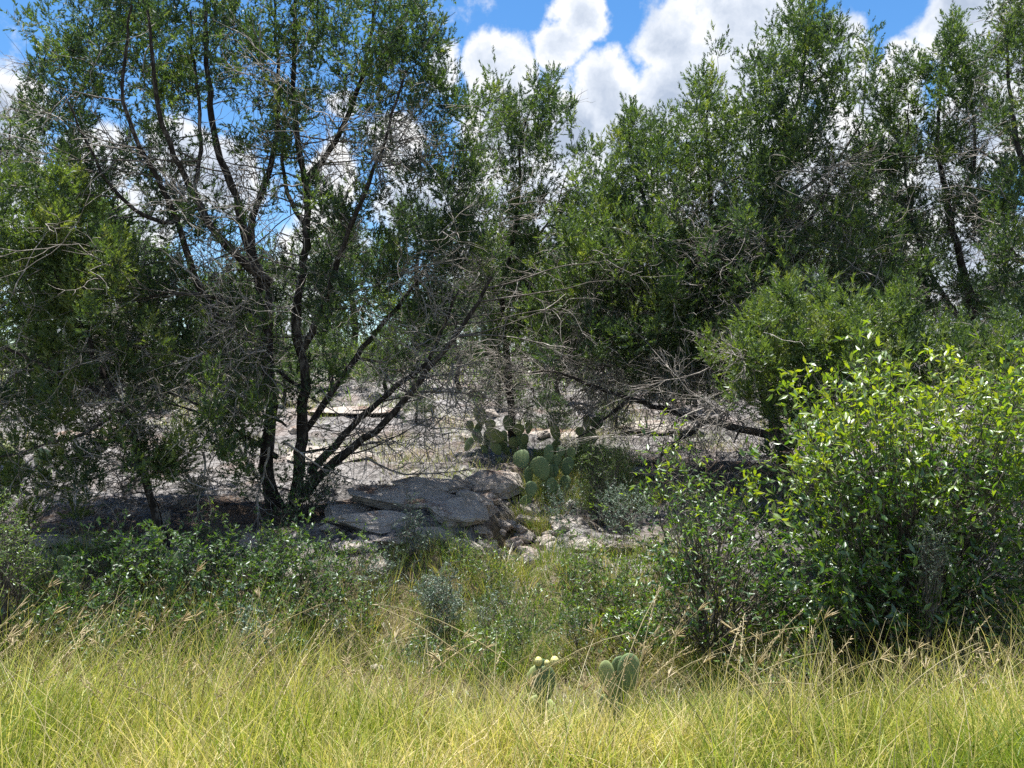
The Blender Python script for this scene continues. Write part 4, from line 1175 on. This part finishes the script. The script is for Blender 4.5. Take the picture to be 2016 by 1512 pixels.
def spine_mesh():
    V = []; Fc = []
    for j in range(7):
        z = -0.75 + j * .25
        wdt = math.sqrt(1 - z * z) * (0.86 + 0.16 * z)
        for i in range(-3, 4):
            xx = (i + .5 * (j % 2)) * .24
            if abs(xx) > wdt: continue
            yy = .13 * math.sqrt(max(0, wdt * wdt - xx * xx))
            for sg in (-1, 1):
                p = np.array([xx, sg * yy + 0.05 * math.sin(xx * 3) * (z + 1) * .5, z + 1.0])
                for q in range(3):
                    d = np.array([R.normal(0, .5), sg, R.normal(0, .5)]); d = unit(d) * R.uniform(.08, .17)
                    sd_ = unit(np.cross(d, R.normal(0, 1, 3))) * .008
                    n0 = len(V); V += [p - sd_, p + sd_, p + d]; Fc.append((n0, n0 + 1, n0 + 2))
    return mesh_from('spines', np.array(V), np.array(Fc), M_STRAW, np.full(len(V), .9))


SPINES = spine_mesh()
PADS = [pad_mesh(.3), pad_mesh(.5), pad_mesh(.8)]
import bmesh
bm = bmesh.new(); bmesh.ops.create_icosphere(bm, subdivisions=2, radius=1.0)
bud_me = bpy.data.meshes.new('bud'); bm.to_mesh(bud_me); bm.free(); bud_me.materials.append(M_BUD)


def cactus(label, pads, d0, ti=1, buds=()):
    px = np.mean([p[0] for p in pads])
    b = pt(px, 900, d0)
    g = gz1(b[0], b[1])
    root = obj('prickly_pear', None, label=label, cat='cactus', group='prickly pears', loc=(b[0], b[1], g))
    O = Vector((b[0], b[1], g))

    def add(bot, rx, rz, lean, yaw, me):
        o = obj('pad', me, root)
        o.scale = (rx, max(rx, rz) * 1.0, rz)
        sp_ = obj('spines', SPINES, o, kind='stuff')
        o.rotation_euler = (R1.uniform(-.25, .12), lean, yaw)
        o.location = bot - O
    for (x, y, rx, ry, lean, dd_) in pads:
        d = d0 + dd_
        c = pt(x, y, d)
        s = d / F
        wx, wz = rx * s, ry * s
        yaw = R1.uniform(-.5, .5)
        bot = Vector(c) - Vector((math.sin(lean) * wz, 0, math.cos(lean) * wz))
        add(bot, wx * 1.08, wz, lean, yaw, PADS[(ti + R1.randrange(2)) % 3])
        gg = gz1(bot.x, bot.y)
        z = bot.z
        while z > gg + .02:
            h = min(.24, z - gg + .05)
            ln = R1.uniform(-.7, .7)
            nb = Vector((bot.x - math.sin(ln) * h, bot.y + R1.uniform(0, .04), z - h * math.cos(ln) + .015))
            add(nb, h * .36, h * .5, ln, R1.uniform(-.9, .9), PADS[ti])
            bot = nb
            z -= h * .93
    for (x, y, r, dd_) in buds:
        o = obj('bud', bud_me, root)
        o.scale = (r * (d0) / F,) * 2 + (r * 1.2 * d0 / F,)
        o.location = Vector(pt(x, y, d0 + dd_)) - O


cactus('prickly pear with broad dark pads at the foot of the group above the gully', [(1024, 904, 20, 19, -.5, 0), (1065, 922, 21, 24, -.4, -.1), (1080, 894, 11, 20, .1, 0), (1045, 963, 14, 16, .1, -.2),
       (1098, 905, 9, 12, .2, .1), (1125, 891, 11, 11, .3, .2), (1104, 889, 10, 10, -.1, .25)], 9.5, 0)
cactus('prickly pear with rounded rim-lit pads at the upper left of the group', [(943, 817, 15, 20, -.5, .2), (926, 838, 8, 11, -.3, .1), (1000, 833, 11, 16, 0, 0), (1021, 846, 13, 12, .2, -.1), (1040, 841, 8, 14, .05, 0),
       (974, 858, 22, 14, .5, -.2), (1032, 866, 9, 10, 0, -.2), (965, 836, 12, 12, .3, .2), (990, 872, 12, 12, -.4, 0), (1012, 872, 13, 12, .3, 0)], 11.5, 1)
cactus('prickly pear with small pale pads at the right of the group', [(1090, 824, 16, 14, 0, .2), (1156, 832, 9, 15, 0, 0), (1174, 833, 14, 13, .5, .1), (1142, 850, 10, 10, -.2, 0), (1155, 876, 12, 17, 0, -.1)], 11.3, 2)
cactus('prickly pear half hidden by juniper twigs at the left edge', [(8, 888, 20, 14, .3, 0), (38, 912, 18, 12, .9, 0), (90, 900, 23, 18, .2, 0), (62, 880, 12, 11, -.2, .2)], 9.6, 1)
cactus('small prickly pear with yellow buds standing in the front grass', [(1075, 1348, 25, 36, .1, 0), (1044, 1385, 20, 28, -.5, .1), (1066, 1310, 14, 12, -.2, .05)], 4.25, 2,
       [(1060, 1302, 8, 0), (1092, 1302, 9, 0), (1077, 1306, 6, 0)])
cactus('prickly pear with three upright pads in the front grass, right of the budded one', [(1196, 1337, 17, 36, -.15, -.05), (1216, 1318, 16, 30, .3, .05), (1236, 1325, 24, 42, .2, 0), (1213, 1370, 16, 24, 0, 0)], 4.25, 1)
cactus('low shaded prickly pear pad among the herbs at left', [(130, 1108, 22, 16, .2, 0), (345, 1110, 13, 26, .1, 0)], 6.7, 0)

# ------------------------------------------------------------------ grass
def blades(x, y, h, wd, lean, tint, nseg=4, az=None, curl=1.0, z0=None):
    """curved tapering blades, one triangle strip each"""
    N = len(x)
    z = gz(x, y) - 0.01 if z0 is None else z0
    az = R.uniform(0, 2 * math.pi, N) if az is None else az
    t = np.linspace(0, 1, nseg + 1)[None]
    th = lean[:, None] * (0.35 + curl * t)
    ds = (h / nseg)[:, None]
    hx = np.cumsum(np.sin(th) * ds, 1) - np.sin(th[:, :1]) * ds
    hz = np.cumsum(np.cos(th) * ds, 1) - np.cos(th[:, :1]) * ds
    cx = x[:, None] + hx * np.cos(az)[:, None]; cy = y[:, None] + hx * np.sin(az)[:, None]; cz = z[:, None] + hz
    C = np.stack([cx, cy, cz], -1)
    fa = R.uniform(0, math.pi, N)
    side = np.stack([np.cos(fa), np.sin(fa), np.zeros(N)], 1)[:, None]
    ww = (wd[:, None] * (1 - 0.75 * t ** 1.5) * 0.5)[..., None]
    L_ = C - side * ww; R_ = C + side * ww
    V = np.stack([L_, R_], 2).reshape(N, -1, 3)
    k = 2 * (nseg + 1)
    Fc = []
    for i in range(nseg):
        a = 2 * i
        Fc.append([a, a + 1, a + 3, a + 2])
    return V.reshape(-1, 3), rep_faces(np.array(Fc), N, k), np.repeat(tint, k), C


def grass_patch(name, n, xr, yr, hfun, wd, tintf, mat, label=None, nseg=4, lean=(.15, 1.0), dens=None, curl=1.0):
    y = yr[0] + (yr[1] - yr[0]) * R.uniform(0, 1, n)
    x = R.uniform(-1, 1, n) * (xr[1] - xr[0]) / 2 + (xr[0] + xr[1]) / 2
    if dens is not None:
        k = R.uniform(0, 1, n) < dens(x, y)
        x, y = x[k], y[k]
    m = len(x)
    h = hfun(x, y) * R.uniform(.55, 1.2, m)
    V, Fc, T, _ = blades(x, y, h, R.uniform(wd[0], wd[1], m), R.uniform(lean[0], lean[1], m), tintf(x, y, m), nseg, curl=curl)
    o = obj(name, mesh_from(name, V, Fc, mat, T), kind='stuff', label=label, cat='grass')
    return o


wob_ = lambda x, y, s, sd: fbm(x, y, s, 3, sd) - 0.5
def tuft_field(name, ntuft, per, yr, hfun, wd, tintf, mat, label, spread=.05, nseg=3, dens=None, lean=(.1, 1.1)):
    y = R.uniform(yr[0], yr[1], ntuft); x = R.uniform(-1, 1, ntuft) * (.72 * y + .35)
    if dens is not None:
        k = R.uniform(0, 1, ntuft) < dens(x, y); x, y = x[k], y[k]
    n = len(x)
    th = hfun(x, y) * R.uniform(.65, 1.25, n); tt_ = tintf(x, y, n)
    i = np.repeat(np.arange(n), per); m = len(i)
    az = R.uniform(0, 2 * math.pi, m); r = spread * np.sqrt(R.uniform(0, 1, m))
    X = x[i] + r * np.cos(az); Y = y[i] + r * np.sin(az)
    ln = lean[0] + (lean[1] - lean[0]) * (.25 + .75 * R.uniform(0, 1, m)) * (.4 + r / spread * .6)
    az = az + R.normal(0, .5, m) + 0
    # light breeze from the left
    V, Fc, T, _ = blades(X, Y, th[i] * R.uniform(.5, 1.2, m), R.uniform(wd[0], wd[1], m), ln, tt_[i] + R.normal(0, .17, m), nseg, az=az)
    obj(name, mesh_from(name, V, Fc, mat, T), kind='stuff', label=label, cat='grass')


def mid_low(x, y):
    return 1 - .32 * np.exp(-((x - .5) / .8) ** 2) * np.clip((y - 3.6) / .4, 0, 1)


def away(x, y):
    return 1 - .65 * np.exp(-(((x - .17) / .13) ** 2 + ((y - 3.93) / .17) ** 2)) - .65 * np.exp(-(((x - .53) / .15) ** 2 + ((y - 3.93) / .17) ** 2))


tuft_field('meadow_grass', 4000, 13, (2.1, 4.5), lambda x, y: mid_low(x, y) * np.clip(.30 + .75 * wob_(x, y, 1.4, 81), .10, .6), (.0025, .0075),
           lambda x, y, m: .27 + 1.9 * wob_(x, y, 1.3, 91) + R.normal(0, .24, m), M_GRASS, 'dense sunlit yellow-green grass along the roadside', dens=lambda x, y: np.clip(away(x, y), 0.02, 1) * np.clip(.35 + 5 * (fbm(x, y, 2.2, 3, 281) - .38), .12, 1))
# taller, strawy back fringe of the roadside grass
grass_patch('tall_grass', 6500, (-4.0, 4.2), (3.0, 4.9), lambda x, y: (.50 + .7 * wob_(x, y, 1.1, 83) + .18 * np.exp(-((x + 1.9) / 1.0) ** 2)) * mid_low(x, y), (.002, .0048),
            lambda x, y, m: .52 + .9 * wob_(x, y, 1.3, 93) + R.normal(0, .22, m), M_GRASS, 'taller thin straw-coloured grass at the back of the roadside', 6, (.1, 1.3), dens=lambda x, y: np.clip(away(x, y), 0, 1))
grass_patch('straw_stems', 2600, (-3.6, 3.8), (2.5, 4.9), lambda x, y: .52 + .5 * wob_(x, y, 1.3, 183) - .12 * np.exp(-((x - .5) / .7) ** 2), (.0028, .0055),
            lambda x, y, m: .85 + R.normal(0, .12, m), M_GRASS, 'dry straw stems standing up through the roadside grass', 5, (.02, .7), dens=lambda x, y: .25 + 1.0 * (fbm(x, y, 1.5, 2, 184) > .5))
grass_patch('broad_blades', 5200, (-3.2, 3.2), (2.1, 4.4), lambda x, y: .34 + .4 * wob_(x, y, 1.3, 185), (.006, .011),
            lambda x, y, m: .30 + 1.2 * wob_(x, y, 1.0, 186) + R.normal(0, .12, m), M_GRASS, 'coarse broad green blades in the roadside grass', 5, (.1, 1.2), dens=lambda x, y: np.clip(away(x, y) * (.2 + 1.2 * (fbm(x, y, 1.2, 2, 187) > .48)), 0, 1))
# matted thatch between the blades
grass_patch('grass_thatch', 10000, (-3.8, 3.8), (2.1, 5.0), lambda x, y: .17 + 0 * x, (.003, .005), lambda x, y, m: .75 + R.normal(0, .2, m), M_GRASS,
            'dry matted straw at the foot of the roadside grass', 3, (.9, 1.9))
# bank grasses
def bank_d(x, y):
    px = x / y * F + 1008
    return np.clip(.35 + 1.0 * np.exp(-((px - 1040) / 210) ** 2) + 1.6 * wob_(x, y, 1.5, 99), 0.03, 1)


def strip_field(name, ntuft, per, xr, yr, hfun, wd, tintf, mat, label, spread, nseg, dens, lean, reach=None):
    y = R.uniform(yr[0], yr[1], ntuft); x = R.uniform(xr[0], xr[1], ntuft)
    k = R.uniform(0, 1, ntuft) < dens(x, y); x, y = x[k], y[k]
    n = len(x)
    th = hfun(x, y) * R.uniform(.5, 1.5, n); tt_ = tintf(x, y, n)
    i = np.repeat(np.arange(n), per); m = len(i)
    az = R.uniform(0, 2 * math.pi, m); r = spread * np.sqrt(R.uniform(0, 1, m))
    V, Fc, T, _ = blades(x[i] + r * np.cos(az), y[i] + r * np.sin(az), th[i] * R.uniform(.5, 1.2, m), R.uniform(wd[0], wd[1], m),
                         lean[0] + (lean[1] - lean[0]) * R.uniform(0, 1, m) * (.3 + .7 * r / spread), tt_[i] + R.normal(0, .15, m), nseg, az=az + R.normal(0, .4, m))
    obj(name, mesh_from(name, V, Fc, mat, T), kind='stuff', label=label, cat='grass')


strip_field('bank_grass', 1600, 19, (-4.6, 3.0), (5.9, 7.55), lambda x, y: .26 + .25 * wob_(x, y, 1.5, 84), (.003, .008), lambda x, y, m: .58 + 1.1 * wob_(x, y, 1.8, 94) + R.normal(0, .2, m),
            M_BANK, 'bright green grass tufts on the bank below the stones', .07, 3, bank_d, (.15, 1.5))
strip_field('weedy_grass', 900, 22, (-.6, 1.7), (8.9, 11.8), lambda x, y: .22 + 0 * x, (.003, .007), lambda x, y, m: .66 + R.normal(0, .15, m),
            M_BANK, 'pale weedy grass around the prickly pears on the shelf', .08, 4, lambda x, y: (x * 0 + .8) * (x > .15 * (y - 9)), (.15, 1.4))
grass_patch('dry_grass', 17000, (-4.2, 4.2), (4.7, 6.7), lambda x, y: .28 + .2 * wob_(x, y, 1.5, 85), (.002, .004), lambda x, y, m: .70 + 1.6 * wob_(x, y, 1.2, 95) + R.normal(0, .2, m),
            M_BANK, 'dry brown and grey grass on the bank in the ditch', 3, (.2, 1.7))
grass_patch('slope_grass', 60000, (-9, 9), (9.0, 22), lambda x, y: .22 + .1 * wob_(x, y, 1.5, 86), (.004, .009), lambda x, y, m: .70 + .7 * wob_(x, y, 1.2, 96) + R.normal(0, .15, m),
            M_BANK, 'pale dry grass tufts on the rock slope', 3, (.2, 1.2), dens=lambda x, y: np.clip(6 * (fbm(x, y, .9, 3, 87) - .55), 0, 1) + np.exp(-(((x + .55) / .35) ** 2 + ((y - 12.3) / .5) ** 2)) + np.exp(-(((x - .55) / .8) ** 2 + ((y - 10.8) / .8) ** 2)))
grass_patch('ridge_scrub', 34000, (-22, 22), (16.5, 31), lambda x, y: .55 + .5 * wob_(x, y, .8, 88), (.02, .04), lambda x, y, m: .45 + .7 * wob_(x, y, .6, 97) + R.normal(0, .15, m),
            M_BANK, 'pale green scrub and grass along the top of the slope', 3, (.2, 1.2), dens=lambda x, y: np.clip(5 * (fbm(x, y, .5, 3, 89) - .50 + .012 * (y - 20)), 0, 1))


# seed stalks: fans of spikelets, or one-sided hanging seeds
def seed_stalk(x, y, h, lean, az, style):
    V, Fc, T, C = blades(np.array([x]), np.array([y]), np.array([h]), np.array([.0045]), np.array([lean]), np.array([.45]), 8, np.array([az]), .9)
    C = C[0]
    bag = Bag()
    rr = np.linspace(.0022, .0013, len(C))
    v, q = tubes(C[None], rr[None], 4)
    O = np.array([x, y, C[0, 2]])
    root = obj('seed_stalk', mesh_from('seed_stalk', v - O, q, M_STRAW, np.full(len(v), .25)), loc=tuple(O))
    root['category'] = 'grass stalk'
    tip = C[-1]; td = unit(C[-1] - C[-2])
    if style == 'fan':
        n = R.integers(4, 8)
        D = unit(td + R.normal(0, .28, (n, 3)))
        A = wander(np.repeat(tip[None] - td * .01, n, 0), D, R.uniform(.045, .085, n), 6, .06, -.03)
        v, q = tubes(A, np.array([[.0010, .0022, .0026, .0024, .0018, .0006]]) * np.ones((n, 1)), 4)
        bag.add(v, q, .7)
        root['group'] = 'fan-headed grass stalks'
    elif style == 'side':
        bag2 = []
        m = 26
        t = np.linspace(.55, 1.0, m) * (len(C) - 1)
        i0 = np.minimum(t.astype(int), len(C) - 2); f = (t - i0)[:, None]
        p = C[i0] * (1 - f) + C[i0 + 1] * f
        D = np.array([0, 0, -1.]) + R.normal(0, .25, (m, 3)) + unit(C[i0 + 1] - C[i0]) * .4
        A = wander(p, D, R.uniform(.009, .016, m), 3, .05)
        v, q = tubes(A, np.array([[.0010, .0024, .0006]]) * np.ones((m, 1)), 3)
        bag.add(v, q, .6)
        root['group'] = 'grass stalks with one-sided hanging seeds'
    else:
        m = 34
        t = np.linspace(.72, 1.0, m) * (len(C) - 1)
        i0 = np.minimum(t.astype(int), len(C) - 2); f = (t - i0)[:, None]
        p = C[i0] * (1 - f) + C[i0 + 1] * f
        D = unit(C[i0 + 1] - C[i0]) + R.normal(0, .45, (m, 3))
        A = wander(p, D, R.uniform(.010, .020, m), 3, .05)
        v, q = tubes(A, np.array([[.0009, .0023, .0006]]) * np.ones((m, 1)), 3)
        bag.add(v, q, .8)
        root['group'] = 'spiky seed stalks'
    me = bag.mesh('seed_head', M_STRAW)
    me.transform(Matrix.Translation(Vector(-O)))
    obj('seed_head', me, root, kind='stuff')
    return root


named_stalks = [  # tip px, py, depth, lean azimuth, style, label
    (395, 1120, 4.3, 0.3, 'fan', 'tallest fan-headed stalk standing up against the dark herbs at left'),
    (100, 1150, 4.2, 0.1, 'fan', 'long fan-headed stalk leaning right over the herbs near the left edge'),
    (507, 1170, 4.4, 2.4, 'fan', 'fan-headed stalk with spread fingers in front of the dark ditch at left'),
    (190, 1175, 4.4, 0.5, 'fan', 'small fan-headed stalk between the left edge and the tallest stalk'),
    (745, 1185, 4.3, 2.6, 'fan', 'reddish fan-headed stalk left of the blue-green bush'),
    (920, 1252, 4.1, 0.1, 'fan', 'fan-headed stalk arching right below the blue-green bush'),
    (1640, 1280, 4.1, 0.1, 'side', 'arching comb-like stalk in front of the dark hollow under the right shrub'),
    (1690, 1300, 4.0, 0.3, 'side', 'second comb-like stalk slanting up right of the arching one'),
    (1715, 1355, 3.9, 0.0, 'side', 'low level comb-like stalk in front of the dark hollow'),
    (1340, 1130, 4.3, 1.0, 'side', 'tall upright comb-like stalk against the sapling'),
    (1310, 1140, 4.2, 1.0, 'spike', 'tall pale upright stalk left of the comb-like one'),
    (1810, 1270, 4.2, 0.2, 'fan', 'fan-headed stalk arching right at lower right'),
    (1880, 1325, 4.0, 0.2, 'fan', 'fan-headed stalk slanting right over the pale bank'),
    (1475, 1210, 4.2, 1.0, 'spike', 'bunched straw-coloured stalk with drooping head right of the sapling'),
    (1590, 1240, 4.3, 1.5, 'fan', 'upright closed fan stalk before the right-hand shrub'),
    (1935, 1300, 4.2, 1.5, 'fan', 'upright fan stalk near the right edge'),
]


def stalk_at(px, py, d, az, style, lab):
    tip = pt(px, py, d)
    lean = R.uniform(.25, .9)
    if style == 'side':
        lean = R.uniform(.7, 1.2)
    # work out where the foot must be so that the tip lands there
    for _ in range(4):
        t = np.linspace(0, 1, 9); th = lean * (.35 + .9 * t)
        hz = np.sum(np.cos(th[1:])) / 8; hx = np.sum(np.sin(th[1:])) / 8
        g0 = gz1(tip[0], tip[1])
        h = max(.3, (tip[2] - g0) / hz)
        fx, fy = tip[0] - hx * h * math.cos(az), tip[1] - hx * h * math.sin(az)
        if fy > 5.0:
            break
        g0 = gz1(fx, fy)
        h = max(.3, (tip[2] - g0) / hz)
        break
    o = seed_stalk(fx, fy, h, lean, az, style)
    o['label'] = lab
    return o


for a in named_stalks:
    stalk_at(*a)
many = Bag()
for i in range(230):
    st_ = ['fan', 'spike', 'spike', 'side'][i % 4]
    if i < 120:
        px = R.uniform(-10, 760); py = R.uniform(1175, 1340)
    else:
        px = R.uniform(760, 2030); py = R.uniform(1230, 1380)
        if px > 1280: py -= 40
    o = stalk_at(px, py, R.uniform(3.4, 4.6), R.choice([0.2, 0.0, 2.9, 1.2, -.5]), st_, '')
    for q in [o] + list(o.children):
        me = q.data
        V = np.empty(len(me.vertices) * 3, dtype=np.float32); me.vertices.foreach_get('co', V)
        Fq = np.empty(len(me.loops), dtype=np.int32); me.loops.foreach_get('vertex_index', Fq)
        many.add(V.reshape(-1, 3) + np.array(o.location), Fq.reshape(-1, 4), .25 if q is o else .7)
    for q in list(o.children) + [o]:
        bpy.data.objects.remove(q)
obj('seed_stalks', many.mesh('seed_stalks', M_STRAW), kind='stuff', label='mass of thin straw-coloured seed stalks standing above the roadside grass', cat='grass')
